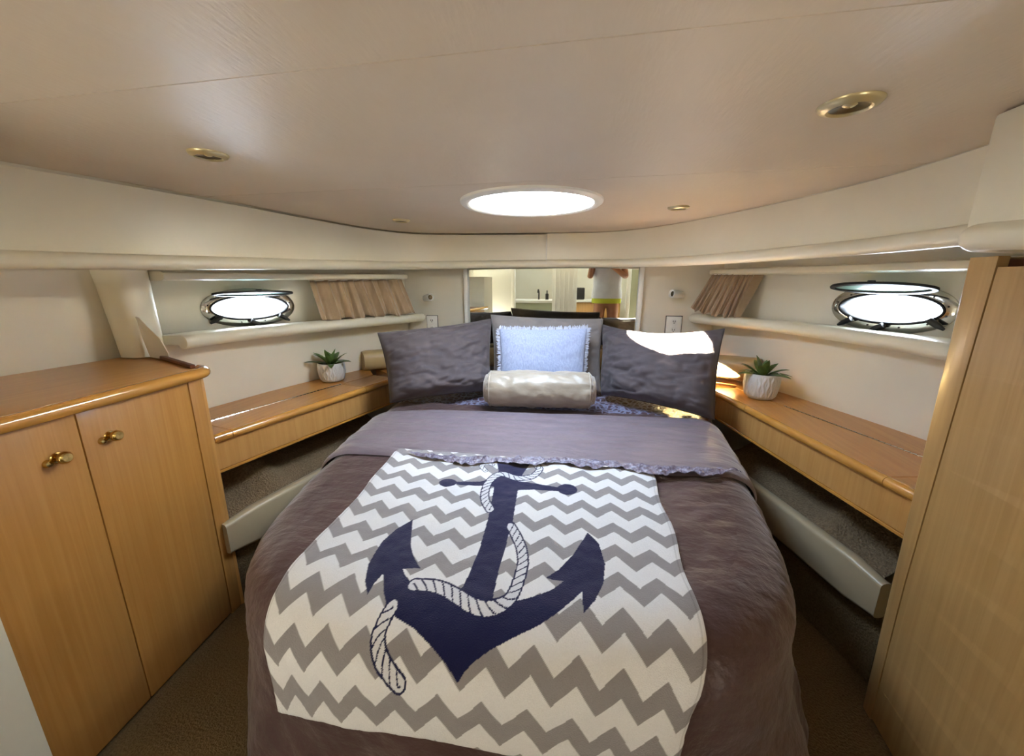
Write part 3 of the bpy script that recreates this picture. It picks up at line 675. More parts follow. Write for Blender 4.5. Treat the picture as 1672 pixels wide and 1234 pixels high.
for P, wd_, pitch in ROPES:
    C_ = crom(P, 10); seg = np.diff(C_, axis=0); ln = np.linalg.norm(seg, axis=1); cum = np.concatenate([[0], np.cumsum(ln)])
    x0, x1 = C_[:, 0].min() - .04, C_[:, 0].max() + .04; y0, y1 = C_[:, 1].min() - .05, C_[:, 1].max() + .05
    m = (GX > x0) & (GX < x1) & (GY > y0) & (GY < y1); px = np.stack([GX[m], GY[m]], 1)
    best = np.full(len(px), 9.0); so = np.zeros(len(px)); sarc = np.zeros(len(px))
    for i in range(len(seg)):
        d = px - C_[i]; t = np.clip((d @ seg[i]) / (ln[i] ** 2), 0, 1); r = d - t[:, None] * seg[i]
        # the print is stretched lengthwise on the towel: widths count more along x than along y
        dist = np.sqrt(r[:, 0] ** 2 + (r[:, 1] / 1.35) ** 2); up_ = dist < best
        sg = np.sign(seg[i][0] * r[:, 1] - seg[i][1] * r[:, 0])
        best[up_] = dist[up_]; so[up_] = (dist * sg)[up_]; sarc[up_] = (cum[i] + t * ln[i])[up_]
    cc = col[m]; ins = best < wd_; ol = (best >= wd_ * .84) & (best < wd_ * 1.13)
    tw = (((sarc + so * 1.1) / pitch) % 1.0) < .20
    cc[ins] = rope; cc[ins & tw] = navy; cc[ol] = navy; col[m] = cc
col = col * (1 - .06 * np.random.RandomState(3).rand(NY, NX)[..., None])
# side hems
hem = (np.abs(GX - X1 + .010) < .0016) | (np.abs(GX - X0 - .010) < .0016); col[hem] *= .80
flat = np.stack([GX.ravel(), GY.ravel()], 1)
fx_ = flat.copy(); k_ = (flat[:, 1] - Y0) / (Y1 - Y0)
tl = np.clip((flat[:, 1] - .80) / .45, 0, 1)
fx_[:, 0] += np.where(flat[:, 0] < 0, -1, 0) * (.055 * tl ** 1.3) * (np.abs(flat[:, 0]) / .405) + .004 * np.sin(flat[:, 1] * 22) * (np.abs(flat[:, 0]) / .45) ** 4
fx_[:, 1] += (1 - k_) * .010 * np.sin(flat[:, 0] * 6 + 1)
D, N_ = drape(fx_, .13, .645, .014)
W = np.array([.0035 * fbm(x, y, 5, 7, 3) + .0012 * fbm(x, y, 6, 30, 2) for x, y in flat[::1]])
ed = np.minimum.reduce([(flat[:, 0] - X0), (X1 - flat[:, 0]), (flat[:, 1] - Y0)]); W -= .006 * np.exp(-np.maximum(ed, 0) / .006)
D += N_ * W[:, None]
me = bpy.data.meshes.new('anchor_towel'); nv = len(D); nf = (NX - 1) * (NY - 1)
me.vertices.add(nv); me.vertices.foreach_set('co', D.ravel()); a = np.arange(nv).reshape(NY, NX)
quads = np.stack([a[:-1, :-1], a[:-1, 1:], a[1:, 1:], a[1:, :-1]], -1).reshape(-1, 4)
me.loops.add(nf * 4); me.loops.foreach_set('vertex_index', quads.ravel()); me.polygons.add(nf)
me.polygons.foreach_set('loop_start', np.arange(0, nf * 4, 4)); me.polygons.foreach_set('use_smooth', np.ones(nf, bool)); me.update(calc_edges=True)
at = me.color_attributes.new('print', 'FLOAT_COLOR', 'POINT'); at.data.foreach_set('color', np.concatenate([col.reshape(-1, 3), np.ones((nv, 1))], 1).ravel().astype(np.float32))
o = link('beach_towel', me, M['towel']); tag(o, 'grey and white chevron towel printed with a navy anchor, spread on the bed', 'towel')

# ------------------------------------------------------------------ PILLOWS
def pillow(name, label, TL, TR, BR, BL, thick, mat, wr=.010, n=46, pinch=.05, seed=0.0, pw=.42, sag=0.0, ruffle=0.0):
    TL, TR, BR, BL = [Vector(p) for p in (TL, TR, BR, BL)]
    c = (TL + TR + BR + BL) / 4; ax = ((TR - TL) + (BR - BL)).normalized(); ay = ((TL - BL) + (TR - BR)).normalized(); nz = ax.cross(ay).normalized()   # towards the viewer is -nz or nz
    if nz.y > 0: nz = -nz
    base = thing(name, label, 'pillow', ((BL.x + BR.x) / 2, (BL.y + BR.y) / 2, min(BL.z, BR.z)))
    v = []; f = []
    def P(a, b, s):
        # a,b in -1..1 ; edges curve inwards between the pinched corners
        aa = a * (1 - pinch * (1 - b * b) * abs(a) ** 3); bb_ = b * (1 - pinch * 1.2 * (1 - a * a) * abs(b) ** 3)
        x, y = (aa + 1) / 2, (bb_ + 1) / 2
        p = BL.lerp(BR, x).lerp(TL.lerp(TR, x), y)
        m = max(0.0, (1 - a ** 4) * (1 - b ** 4)); low = 1.0 + .28 * (-b) * (1 - abs(a) * .3)
        t = thick * (m ** pw) * low
        en = min(1.0, m * 3.0); d = en
        r = abs(a) ** 2 * abs(b) ** 2
        # creases running in from corners and seams, stronger on the lower outer part
        w = wr * (fbm(a * 1.0 + seed, b * 1.0, seed, 1.3, 2) * .6 - .75 * max(0, .34 - abs(fbm(a * .9 + b * .8 + seed, b * 1.9 - a * .8, seed + 4, 1.5, 2))) - .55 * max(0, .3 - abs(fbm(a * 1.6 - b * .6 + seed, b * 2.2 + a, seed + 14, 1.5, 2))) + .12 * fbm(a, b, seed + 2, 7, 2))
        p = p + nz * s * (t + w * d)
        p = p - ay * sag * (1 - a * a) * max(0, b) ** 2
        return p
    for s in (1, -1):
        for i in range(n + 1):
            for j in range(n + 1):
                a = -1 + 2 * j / n; b = -1 + 2 * i / n
                a = math.sin(a * PI / 2) * .6 + a * .4; b = math.sin(b * PI / 2) * .6 + b * .4
                v.append(P(a, b, s))
    k = (n + 1) ** 2
    for s in (0, 1):
        for i in range(n):
            for j in range(n):
                q = s * k + i * (n + 1) + j; ff = (q, q + 1, q + n + 2, q + n + 1); f.append(ff if s == 0 else ff[::-1])
    bm = bmesh.new(); me = bpy.data.meshes.new('case'); me.from_pydata([tuple(p) for p in v], [], f); bm.from_mesh(me)
    bmesh.ops.remove_doubles(bm, verts=bm.verts, dist=.0004); 
    o = bmobj('case', bm, mat, base, 180)
    # seam piping round the edge
    ring = [P(a, b, 0) for a, b in [(-1 + 2 * i / 30, -1) for i in range(30)] + [(1, -1 + 2 * i / 30) for i in range(30)] + [(1 - 2 * i / 30, 1) for i in range(30)] + [(-1, 1 - 2 * i / 30) for i in range(30)]]
    return base, ring, (ax, ay, nz), c
def seam(base, ring, r, mat):
    n = len(ring); rows = []
    for i in range(n):
        t = (ring[(i + 1) % n] - ring[i - 1]).normalized(); uu = t.orthogonal().normalized(); w = t.cross(uu)
        # keep a continuous frame
        rows.append((ring[i], t))
    rr = []; up0 = None
    for p, t in rows:
        if up0 is None: up0 = t.orthogonal().normalized()
        up0 = (up0 - t * up0.dot(t)).normalized(); w = t.cross(up0)
        rr.append([p + (up0 * math.cos(2 * PI * k / 6) + w * math.sin(2 * PI * k / 6)) * r for k in range(6)])
    v, f = loft(rr, True, True); return pydata('seam', v, f, mat, base, 60)

b, rg, _, _ = pillow('pillow', 'large charcoal pillow leaning at the left corner of the berth', (-.850, 1.885, .992), (-.330, 2.300, 1.040), (-.300, 2.10, .645), (-.745, 1.765, .650), .112, M['pillow'], .042, 72, .05, 1.3, .46)
seam(b, rg, .003, M['pillow']); settle(b)
b, rg, _, _ = pillow('pillow', 'large charcoal pillow at the right corner with sunlight across its top', (.325, 2.365, 1.010), (.868, 1.980, 1.040), (.815, 1.80, .650), (.330, 2.150, .645), .112, M['pillow'], .046, 72, .05, 5.1, .46, sag=.03)
seam(b, rg, .003, M['pillow']); settle(b)
b, rg, _, _ = pillow('pillow', 'grey velvety pillow standing behind the pale blue fringed pillow', (-.330, 2.280, 1.064), (.325, 2.350, 1.044), (.330, 2.205, .640), (-.287, 2.140, .640), .058, M['grey'], .026, 56, .04, 8.2)
seam(b, rg, .003, M['grey']); settle(b)
b, rg, (ax, ay, nz), c = pillow('pillow', 'small pale blue woven pillow with a frayed fringe, in the middle', (-.243, 2.110, 1.001), (.237, 2.172, 1.009), (.232, 2.055, .650), (-.218, 2.002, .650), .052, M['blue'], .010, 48, .03, 3.7)
# frayed fringe: short threads all round
rnd = random.Random(4); v = []; f = []; n = len(rg)
for i in range(n):
    p0, p1 = rg[i], rg[(i + 1) % n]
    for k in range(5):
        p = p0.lerp(p1, rnd.random()); t = (p1 - p0).normalized(); o_ = t.cross(nz).normalized(); o_ = o_ if (p - c).dot(o_) > 0 else -o_
        ln = .014 + .012 * rnd.random(); d = (o_ + t * rnd.uniform(-.5, .5) + nz * rnd.uniform(-.45, .45)).normalized(); w = .0026
        q = len(v); v += [p - t * w - o_ * .004, p + t * w - o_ * .004, p + d * ln * .6 + t * w * 1.1 + nz * .002, p + d * ln + nz * rnd.uniform(-.003, .003), p + d * ln * .6 - t * w * 1.1 - nz * .001]
        f += [(q, q + 1, q + 2, q + 3, q + 4)]
o = pydata('fringe', v, f, M['fringe'], b, None, fix=False); o['kind'] = 'stuff'; settle(b)

# bolster pillow
bl = thing('bolster_pillow', 'champagne velvet bolster roll lying in front of the blue pillow', 'pillow', (.015, 1.90, .64))
P0, P1 = Vector((-.246, 1.842, .733)), Vector((.270, 1.892, .733)); ax = (P1 - P0).normalized(); uy = Vector((-ax.y, ax.x, 0)); NS, NA = 60, 48; R0 = .094
rows = []
for i in range(NS + 1):
    k = i / NS; e = min(k, 1 - k); r = R0 * (1 - math.exp(-e * 60) * .22) * (.97 + .03 * math.sin(k * PI)); row = []
    for j in range(NA):
        a = 2 * PI * j / NA; pk = .005 * math.exp(-e * 16) * math.sin(a * 15 + 1)
        w = .007 * fbm(k * 3, math.cos(a) * 1.2, math.sin(a) * 1.2, 2.0, 3) - .005 * abs(fbm(k * 5, math.cos(a) * 1.5, math.sin(a) * 1.5 + 5, 2.0, 2)); rr = r + pk + w; row.append(P0.lerp(P1, k) + (uy * math.cos(a) + Vector((0, 0, math.sin(a) * .97))) * rr)
    rows.append(row)
v, f = loft(rows); o = pydata('cover', v, f, M['silver'], bl, 60)
for q, s in ((P0, -1), (P1, 1)):
    rows = []
    for i, (rk, hk) in enumerate(((1.0, -.004), (.93, .010), (.70, .016), (.40, .012), (.12, .004), (.02, .002))):
        rows.append([q + ax * s * hk + (uy * math.cos(2 * PI * j / NA) + Vector((0, 0, math.sin(2 * PI * j / NA) * .97))) * (R0 * .80 * rk * (1 + .03 * math.sin(j * 12))) for j in range(NA)])
    v, f = loft(rows); pydata('gathered_end', v, f, M['silver'], bl, 80)
    ringp = [q + ax * s * -.016 + (uy * math.cos(2 * PI * j / 40) + Vector((0, 0, math.sin(2 * PI * j / 40) * .97))) * (R0 * .965) for j in range(40)]
    seam(bl, ringp, .0032, M['silver']).name = 'piping'
settle(bl)

# padded headboard roll behind the pillows
hb = thing('headboard_bolster', 'tan padded headboard roll running round the head of the berth behind the pillows', 'bolster', (0, 2.48, .69))
HB = [(-1.175, 2.24, .762), (-1.05, 2.36, .760), (-.84, 2.44, .762), (-.45, 2.505, .765), (.45, 2.505, .775), (.80, 2.44, .785), (.98, 2.345, .79), (1.155, 2.245, .795)]
P = crom(HB, 6); cuts = [0, 7, 18, 25, 34, len(P) - 1]
for a, b_ in zip(cuts[:-1], cuts[1:]):
    seg = P[a:b_ + 1]; N = frames(P)[a:b_ + 1]; rows = []
    for i, (p, n) in enumerate(zip(seg, N)):
        sc_ = .93 if i in (0, len(seg) - 1) else 1
        rows.append([(p[0] + n[0] * .062 * sc_ * math.copysign(abs(math.cos(t)) ** .7, math.cos(t)), p[1] + n[1] * .062 * sc_ * math.copysign(abs(math.cos(t)) ** .7, math.cos(t)), p[2] + .064 * sc_ * math.copysign(abs(math.sin(t)) ** .8, math.sin(t))) for t in np.linspace(0, 2 * PI, 25)[:-1]])
    v, f = loft(rows); pydata('cushion_section', v, f, M['olive'], hb, 70)
settle(hb)

# ------------------------------------------------------------------ MIRROR
mr = thing('mirror', 'wide wall mirror behind the pillows reflecting the aft end of the cabin', 'mirror', (0, 2.60, .75))
box('glass', (-.01, 2.607, 1.03), (1.10, .008, .64), M['mirror'], mr)
box('frame_edge', (-.01, 2.609, .712), (1.10, .016, .012), M['chrome'], mr, .002)
settle(mr)

# ------------------------------------------------------------------ PLANTS
def plant(label, c, r, h_, seed, group):
    t = thing('potted_succulent', label, 'plant', c); x, y, z = c
    # pot with raised fluted diamonds
    n = 208; rows = []
    prof = [(.001, .0), (.62, 0), (.74, .02), (.88, .14), (.96, .34), (1.0, .55), (1.0, .80), (.985, .93), (.97, 1.0), (.93, 1.0), (.91, .92), (.90, .80), (.001, .80)]
    for i in range(n):
        a = 2 * PI * i / n; row = []
        for rr, hh in prof:
            k = 1.0
            if .1 < hh < .95 and rr > .85: k += .035 * max(0, math.sin(a * 15 + 3.0 * math.sin(hh * 9))) - .012
            row.append((x + rr * r * k * math.cos(a), y + rr * r * k * math.sin(a), z + hh * h_))
        rows.append(row)
    # finer vertical sampling for the relief
    fine = []
    for row, i in zip(rows, range(n)):
        a = 2 * PI * i / n; rw = []
        hs = list(np.linspace(.0, 1.0, 30)); rs = np.interp(hs, [0, .02, .14, .34, .55, .80, .93, 1.0], [.62, .74, .88, .96, 1.0, 1.0, .985, .97])
        rw.append((x, y, z))
        for hh, rr in zip(hs, rs):
            k = 1 + (.055 * abs(math.sin(a * 13 + .75 * math.sin(hh * 12 + (PI if int(a * 13 / PI) % 2 else 0)))) - .03) * (1 if .08 < hh < .93 else 0)
            rw.append((x + rr * r * k * math.cos(a), y + rr * r * k * math.sin(a), z + hh * h_))
        for rr, hh in ((.92, 1.0), (.90, .92), (.89, .84)): rw.append((x + rr * r * math.cos(a), y + rr * r * math.sin(a), z + hh * h_))
        fine.append(rw)
    v, f = loft(fine, False, True); pydata('pot', v, f, M['pot'], t, 50)
    lathe('soil', [(.001, h_ * .90), (r * .5, h_ * .89), (r * .90, h_ * .87)], M['soil'], t, c, n=24)
    rnd = random.Random(seed)
    for i in range(15):
        a = i * 2.399 + rnd.uniform(-.2, .2); ring = 0 if i < 4 else (1 if i < 10 else 2)
        el = math.radians((78, 48, 16)[ring] + rnd.uniform(-9, 9)); ln = (.085, .100, .105)[ring] * rnd.uniform(.85, 1.15); wd_ = .0185 * rnd.uniform(.85, 1.15)
        d = Vector((math.cos(a) * math.cos(el), math.sin(a) * math.cos(el), math.sin(el))); sd_ = Vector((-math.sin(a), math.cos(a), 0)); up = sd_.cross(d) * -1; up = up if up.z > 0 else -up
        p = Vector((x, y, z + h_ * .90)) + Vector((math.cos(a), math.sin(a), 0)) * r * (.12, .22, .34)[ring]; rows = []
        for k in range(8):
            s = k / 7; w = wd_ * (math.sin(PI * (s * .86 + .12)) ** .8) * (1 if k < 7 else .08)
            q = p + d * ln * s + up * (-.030 * (s ** 2.2) * (.2, .8, .9)[ring]); th = .0022 * (1 - s * .7)
            rows.append([q - sd_ * w + up * .005 * w / wd_, q + up * (-.001) + up * th, q + sd_ * w + up * .005 * w / wd_, q - up * th * 1.6])
        v, f = loft(rows); pydata('leaf', v, f, M['leaf'], t, 60)
    return settle(t)
plant('small green succulent in a white textured pot on the left bedside shelf', (-1.195, 1.955, .7005), .072, .108, 3, None)
plant('small green succulent in a white textured pot on the right bedside shelf', (1.078, 2.02, .7035), .075, .125, 8, None)

# ------------------------------------------------------------------ CURTAINS
def curtain(name, label, top, bot, folds, amp, seed, parts=True):
    T = crom(top, 40); B = crom(bot, 40); n = len(T); rnd = random.Random(seed)
    t = thing(name, label, 'curtain', tuple(B[n // 2]))
    off = [rnd.uniform(-.9, .9) for _ in range(20)]; NZ = 14; v = []
    nn = frames(T)
    fine = 5
    for i in range((n - 1) * fine + 1):
        k = i / ((n - 1) * fine); a = np.array([np.interp(k * (n - 1), range(n), T[:, d]) for d in range(3)]); b_ = np.array([np.interp(k * (n - 1), range(n), B[:, d]) for d in range(3)]); m_ = nn[min(int(k * (n - 1)), n - 1)]
        for j in range(NZ):
            s = j / (NZ - 1); p = a + (b_ - a) * s; ph_ = k * folds * 2 * PI + .8 * math.sin(k * 9 + seed) + s * off[int(k * 15)] * .25
            w = amp * (.35 + .75 * s) * (math.sin(ph_) + .32 * math.sin(ph_ * 2.3 + 1.7) + .10 * math.sin(ph_ * 4.1 + off[3])) ; v.append((p[0] + m_[0] * w, p[1] + m_[1] * w, p[2] + .009 * math.sin(ph_ * .55 + 1) * s * s))
    R = (n - 1) * fine + 1; f = [(i * NZ + j, i * NZ + j + 1, (i + 1) * NZ + j + 1, (i + 1) * NZ + j) for i in range(R - 1) for j in range(NZ - 1)]
    o = pydata('cloth', v, f, M['curtain'], t, 180, fix=False); md = o.modifiers.new('thickness', 'SOLIDIFY'); md.thickness = .002
    tube('rod', [tuple(p) for p in T[::8]], .004, M['white'], t, 8)
    return t
c1 = curtain('curtain', 'gathered taupe satin curtain between the left porthole and the bow', [(-1.296, 1.985, 1.262), (-1.16, 2.25, 1.268), (-.985, 2.48, 1.276)], [(-1.215, 1.94, 1.040), (-1.07, 2.20, 1.048), (-.885, 2.455, 1.052)], 8, .021, 2); settle(c1)
c2 = curtain('curtain', 'gathered taupe curtain swept aside near the right reading light', [(.915, 2.44, 1.296), (1.00, 2.39, 1.295), (1.092, 2.34, 1.294)], [(.815, 2.42, 1.105), (.91, 2.37, 1.078), (1.020, 2.31, 1.066)], 8, .012, 5)
flap = [(1.100, 2.345, 1.294), (1.150, 2.35, 1.294), (1.10, 2.33, 1.18), (1.045, 2.31, 1.066), (1.015, 2.305, 1.066), (1.05, 2.32, 1.18)]
v = [flap[0], flap[1], flap[5], flap[2], flap[4], flap[3]]; v = v + [(p[0] + .004, p[1] + .006, p[2]) for p in v]
f = [(0, 1, 3, 2), (2, 3, 5, 4), (6, 8, 9, 7), (8, 10, 11, 9), (0, 2, 8, 6), (2, 4, 10, 8), (1, 7, 9, 3), (3, 9, 11, 5), (0, 6, 7, 1), (4, 5, 11, 10)]
pydata('hem_flap', v, f, M['curtain'], c2, 30); settle(c2)
# translucent cloth tie hanging by the post
ft = thing('curtain_tie', 'grey cloth flap hanging behind the padded post on the low locker', 'curtain', (-1.46, 1.27, .97))
pts = [((-1.462, 1.21, 1.125), (-1.447, 1.205, 1.123)), ((-1.462, 1.21, 1.09), (-1.412, 1.20, 1.09)), ((-1.462, 1.215, 1.04), (-1.362, 1.20, 1.045)), ((-1.458, 1.22, .990), (-1.342, 1.205, .985)), ((-1.452, 1.22, .966), (-1.350, 1.21, .966))]
rows = [[Vector(a), Vector(a).lerp(Vector(b_), .5) + Vector((.004, -.010, 0)), Vector(b_), Vector(b_) + Vector((.0, .004, 0)), Vector(a).lerp(Vector(b_), .5) + Vector((.004, -.006, 0)), Vector(a) + Vector((0, .004, 0))] for a, b_ in pts]
v, f = loft(rows); pydata('cloth', v, f, M['sheer'], ft, 40); settle(ft)

# ------------------------------------------------------------------ READING LIGHTS, OUTLETS, DOWNLIGHTS
def reading_light(label, base, d):
    t = thing('reading_light', label, 'lamp', base); bx, by, bz = base; d = Vector(d).normalized()
    lathe('wall_plate', [(.001, .012), (.018, .012), (.022, .008), (.023, 0)], M['plastic'], t, base, (0, -1, 0), 24)
    q = Vector(base) + Vector((0, -.055, 0)); tube('stem', [Vector(base) + Vector((0, -.008, 0)), q], .006, M['plastic'], t, 12)
    o_ = q - d * .035; lathe('lamp_head', [(.001, -.006), (.016, -.005), (.021, .004), (.021, .034), (.0245, .039), (.0245, .088), (.0215, .090), (.0195, .080), (.001, .072)], M['plastic'], t, o_, d, 28)
    lathe('bulb_lens', [(.001, .076), (.018, .079)], M['dark_cup'], t, o_, d, 20)
    return settle(t)
reading_light('small cream reading light on the wall left of the mirror', (-.845, 2.62, 1.150), (.74, -.64, .12))
reading_light('small cream reading light on the wall right of the mirror', (.775, 2.62, 1.182), (-.86, -.5, .08))
def outlet(label, x, z, w=.076):
    t = thing('wall_outlet', label, 'outlet', (x, 2.618, z)); y = 2.62
    box('plate', (x, y - .005, z), (w, .010, .118), M['plastic'], t, .003); box('shadow_rim', (x, y - .001, z), (w + .008, .004, .126), M['slot'], t, .001)  # dark rim behind the plate stands in for the shadow of its bevel
    for s in (.026, -.026):
        r = lathe('socket', [(.001, .004), (.0165, .004), (.017, 0)], M['plastic'], t, (x, y - .0095, z + s), (0, -1, 0), 20)
        for dx in (-.006, .006): box('slot', (x + dx, y - .0140, z + s + .003), (.0035, .002, .011), M['slot'], r)
        box('slot', (x, y - .0140, z + s - .008), (.006, .002, .005), M['slot'], r)
    return settle(t)
outlet('cream duplex outlet on the wall left of the mirror', -.838, .965)
outlet('cream duplex outlet on the wall right of the mirror', .775, .985, .092)
def downlight(label, x, y, r, mat, mat2):
    t = thing('downlight', label, 'light fixture', (x, y, 1.55))
    lathe('trim_ring', [(r * .62, .0), (r * .62, -.007), (r * .70, -.010), (r * .92, -.006), (r, -.001), (r, .0)], mat, t, (x, y, 1.55), n=40, closed=True)
    lathe('reflector', [(r * .63, -.006), (r * .50, -.0045), (r * .30, -.0025), (.001, -.0015)], mat2, t, (x, y, 1.55), n=32)
    lathe('bulb', [(.001, -.0062), (r * .16, -.005), (r * .24, -.002)], mat, t, (x, y, 1.55), n=20)
    return settle(t)
downlight('pale brass ceiling downlight nearest the camera on the left', -.683, .882, .042, M['pale_brass'], M['dark_cup'])
downlight('dark brass ceiling downlight nearest the camera on the right', .654, .857, .047, M['pale_brass'], M['dark_cup'])
downlight('small brass ceiling downlight left of the round hatch', -.688, 1.908, .042, M['pale_brass'], M['dark_cup'])
downlight('small brass ceiling downlight right of the round hatch', .577, 1.802, .042, M['pale_brass'], M['dark_cup'])

# ------------------------------------------------------------------ AFT END (seen in the mirror)
structure(box('trim_19', (0, -.33, 1.85), (3.7, .06, .60), M['wall']))                        # riser above the cabin ceiling
structure(box('trim_20', (0, -1.8, 2.14), (3.9, 3.0, .08), M['white']))                        # passage ceiling
structure(box('trim_21', (-1.25, -.74, 1.05), (.74, .06, 2.1), M['white'], bevel=.004))        # left bulkhead
structure(box('trim_22', (-.855, -.73, 1.05), (.045, .10, 2.1), M['white'], bevel=.006))       # door post
t23 = structure(box('trim_23', (-.09, -.74, 1.05), (.36, .05, 2.1), M['white'], bevel=.004))   # fluted post
for k in range(5): box('flute', (-.22 + k * .065, -.713, 1.05), (.018, .012, 2.08), M['white'], t23, .004)
structure(box('trim_24', (.82, -.73, 1.05), (.05, .10, 2.1), M['white'], bevel=.006))
structure(box('trim_25', (1.30, -.74, 1.05), (.90, .06, 2.1), M['sage'], bevel=.004))
structure(box('wall_back', (0, -3.1, 1.05), (3.7, .08, 2.2), M['wall']))
structure(box('trim_26', (.2, -.9, .08), (2.6, 1.6, .16), M['carpet'])).location = (0, -.35 + .0, 0)
# invented fixtures for the two added ceiling lamps aft, out of view
for nm, lb, x, y, sx, sy in (('added_aft_lamp', 'added unseen fill lamp, flat and white, on the passage ceiling just aft of the cabin', .15, -.50, 1.7, .30), ('added_aft_lamp', 'added unseen fill lamp, flat and white, on the saloon ceiling further aft', .3, -1.7, 1.6, .8)):
    tag(box(nm, (x, y, 2.085), (sx + .06, sy + .06, .03), M['white'], None, .005), lb, 'lamp')
for x_, lb in ((-1.18, 'added unseen uplighter with brass trough on the aft bulkhead beside the door post'), (1.25, 'added unseen uplighter with brass trough on the sage aft panel')):  # invented housings for the added ceiling uplights
    t = thing('added_uplighter', lb, 'lamp', (x_, -.66, .50))
    box('trough', (x_, -.625, .505), (.60, .10, .05), M['brass'], t, .012); box('wall_plate', (x_, -.695, .505), (.30, .03, .12), M['brass'], t, .004); settle(t)
# vanity with curved doors
vn = thing('vanity_cabinet', 'sage vanity with curved front, double doors and dark tap, seen in the mirror', 'cabinet', (-.66, -1.75, 0))
rows = [[(-1.05 + .80 * k / 14, -1.52 + .10 * math.sin(PI * k / 14), z) for k in range(15)] + [(-.25, -2.05, z), (-1.05, -2.05, z)] for z in (0, .92)]
v, f = loft(rows); pydata('body', v, f, M['sage'], vn, 30)
rows = [[(-1.07 + .84 * k / 14, -1.50 + .11 * math.sin(PI * k / 14), z) for k in range(15)] + [(-.23, -2.05, z), (-1.07, -2.05, z)] for z in (.92, .96)]
v, f = loft(rows); pydata('counter', v, f, M['white'], vn, 30)
for s in (-1, 1):
    d = box('door', (-.65 + s * .15, -1.435, .48), (.28, .03, .66), M['sage'], vn, .01); lathe('knob', [(.001, .02), (.012, .016), (.012, .006), (.006, 0)], M['brass'], d, (-.65 + s * .04, -1.42, .62), (0, 1, 0), 14)
tube('tap', [(-.60, -1.85, .96), (-.60, -1.85, 1.10), (-.60, -1.76, 1.13), (-.60, -1.70, 1.09)], .014, M['black'], vn); tube('soap_pump', [(-.45, -1.8, .96), (-.45, -1.8, 1.06), (-.45, -1.8, 1.07), (-.45, -1.8, 1.12)], [.03, .03, .012, .012], M['black'], vn)
settle(vn)
sl = thing('saloon_cabinet', 'honey wood saloon counter seen through the doorway in the mirror', 'cabinet', (.35, -2.5, 0))
box('body', (.35, -2.5, .45), (1.0, .5, .9), M['wood'], sl, .004); box('counter', (.35, -2.5, .92), (1.06, .56, .04), M['white'], sl, .006); box('appliance', (.05, -2.5, 1.05), (.30, .3, .22), M['black'], sl, .02)
settle(sl)

# person taking the photograph (stands behind the camera, on the step)
pr = thing('person', 'person in white sleeveless top and lime shorts holding up a phone, in the mirror', 'person', (.50, -.34, .16))
def skin_mesh(name, verts, edges, radii, mat, parent, sub=2, root=0):
    me = bpy.data.meshes.new(name); me.from_pydata(verts, edges, []); o = link(name, me, mat, parent)
    o.modifiers.new('skin', 'SKIN'); me.skin_vertices.update() if hasattr(me.skin_vertices, 'update') else None
    if not me.skin_vertices:
        bm = bmesh.new(); bm.from_mesh(me); bm.verts.layers.skin.verify(); bm.to_mesh(me); bm.free()
    for i, r in enumerate(radii):
        sv = me.skin_vertices[0].data[i]; sv.radius = r if isinstance(r, tuple) else (r, r); sv.use_root = (i == root)
    s = o.modifiers.new('subdivision', 'SUBSURF'); s.levels = sub; s.render_levels = sub; o.modifiers['skin'].use_smooth_shade = True
    return o
px, py, pz = .50, -.36, .16
V = [(0, 0, .92), (0, 0, 1.05), (0, .0, 1.20), (0, 0, 1.34), (0, .0, 1.44), (0, .01, 1.52), (0, .02, 1.62), (0, .02, 1.71)]
E_ = [(i, i + 1) for i in range(7)]
Rr = [(.155, .105), (.135, .095), (.145, .10), (.150, .095), (.08, .07), (.052, .052), (.082, .095), (.062, .075)]
for s in (-1, 1):
    b0 = len(V); V += [(s * .165, 0, 1.40), (s * .21, .03, 1.27), (s * .235, .10, 1.16), (s * .15 - .07, .20, 1.27), (s * .055 - .15, .275, 1.36)]
    E_ += [(4, b0), (b0, b0 + 1), (b0 + 1, b0 + 2), (b0 + 2, b0 + 3), (b0 + 3, b0 + 4)]; Rr += [.058, .048, .040, .030, .026]
    b0 = len(V); V += [(s * .085, 0, .84), (s * .092, .0, .66), (s * .095, .005, .47), (s * .095, -.01, .28), (s * .095, -.015, .07), (s * .10, .09, .03)]
    E_ += [(0, b0)] + [(b0 + k, b0 + k + 1) for k in range(5)]; Rr += [(.098, .10), .082, .056, .056, .036, (.036, .028)]
skin_mesh('body', [(px + x, py + y, pz + z) for x, y, z in V], E_, Rr, M['skin'], pr)
rows = []
for z, rx, ry in ((.885, .205, .130), (.95, .200, .128), (1.05, .185, .120), (1.15, .188, .122), (1.25, .195, .124), (1.34, .190, .118), (1.41, .150, .095), (1.45, .085, .075)):
    rows.append([(px + rx * math.cos(t), py + ry * math.sin(t) + .004 * math.sin(t * 7 + z * 9), pz + z) for t in np.linspace(0, 2 * PI, 33)[:-1]])
v, f = loft(rows, caps=False); o = pydata('sleeveless_top', v, f, M['shirt'], pr, 180)
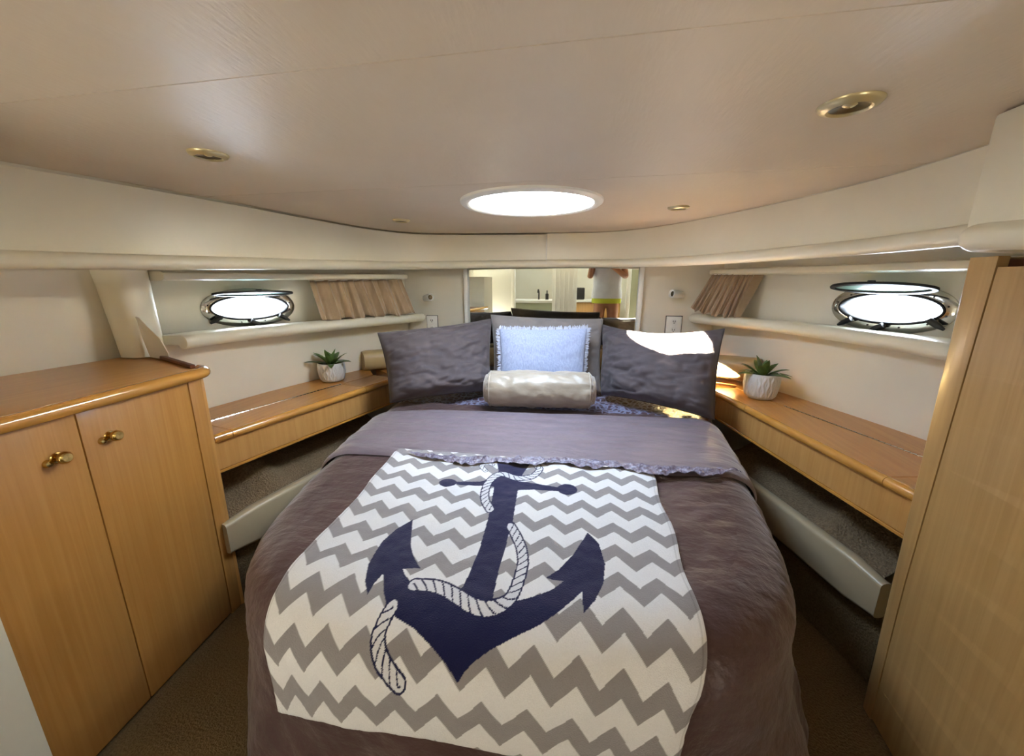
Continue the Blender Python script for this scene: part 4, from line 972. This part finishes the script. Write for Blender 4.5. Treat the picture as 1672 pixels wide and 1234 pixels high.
rows = [[(px + rx * math.cos(t), py + ry * math.sin(t), pz + z) for t in np.linspace(0, 2 * PI, 33)[:-1]] for z, rx, ry in ((.82, .196, .126), (.86, .197, .126), (.93, .185, .122))]
v, f = loft(rows, caps=False); pydata('shorts', v, f, M['lime'], pr, 180)
rows = [[(px + rx * math.cos(t), py + .015 + dy + ry * math.sin(t), pz + z) for t in np.linspace(0, 2 * PI, 25)[:-1]] for z, rx, ry, dy in ((1.54, .075, .06, -.06), (1.62, .096, .095, -.03), (1.70, .095, .105, -.012), (1.76, .075, .088, 0), (1.79, .02, .03, 0))]
v, f = loft(rows); pydata('hair', v, f, M['hair'], pr, 180)
for s in (-1, 1):
    lathe('eye', [(.001, .006), (.009, .003), (.011, 0)], M['black'], pr, (px + s * .032, py + .112, pz + 1.645), (0, 1, 0), 12)
    lathe('ear', [(.001, .012), (.018, .008), (.024, 0)], M['skin'], pr, (px + s * .080, py + .02, pz + 1.64), (s, 0, 0), 14)
tube('nose', [(px, py + .108, pz + 1.655), (px, py + .124, pz + 1.615), (px, py + .112, pz + 1.605)], [.007, .013, .008], M['skin'], pr); tube('mouth', [(px - .022, py + .106, pz + 1.578), (px, py + .114, pz + 1.576), (px + .022, py + .106, pz + 1.578)], [.003, .006, .003], M['lime'], pr).data.materials[0] = M['skin']
hx, hy, hz_ = px - .15, py + .275, pz + 1.36
for s in (-1, 1):
    for k, (l_, dz) in enumerate(((.045, .022), (.05, .008), (.047, -.006), (.038, -.02))):
        a = Vector((hx + s * .055, hy, hz_ + dz)); tube('finger', [a, a + Vector((-s * l_ * .5, .022, .004)), a + Vector((-s * l_, .018, .004))], [.0085, .008, .0065], M['skin'], pr, 8)
    a = Vector((hx + s * .05, hy, hz_ + .02)); tube('thumb', [a, a + Vector((-s * .015, -.012, .02)), a + Vector((-s * .035, -.012, .03))], [.010, .009, .007], M['skin'], pr, 8)
settle(pr)
ph_ = thing('phone', 'dark phone held up in both hands of the person, in the mirror', 'phone', (hx, hy + .012, hz_ - .03))
box('case', (hx, hy + .010, hz_ + .01), (.150, .009, .072), M['black'], ph_, .004); settle(ph_)
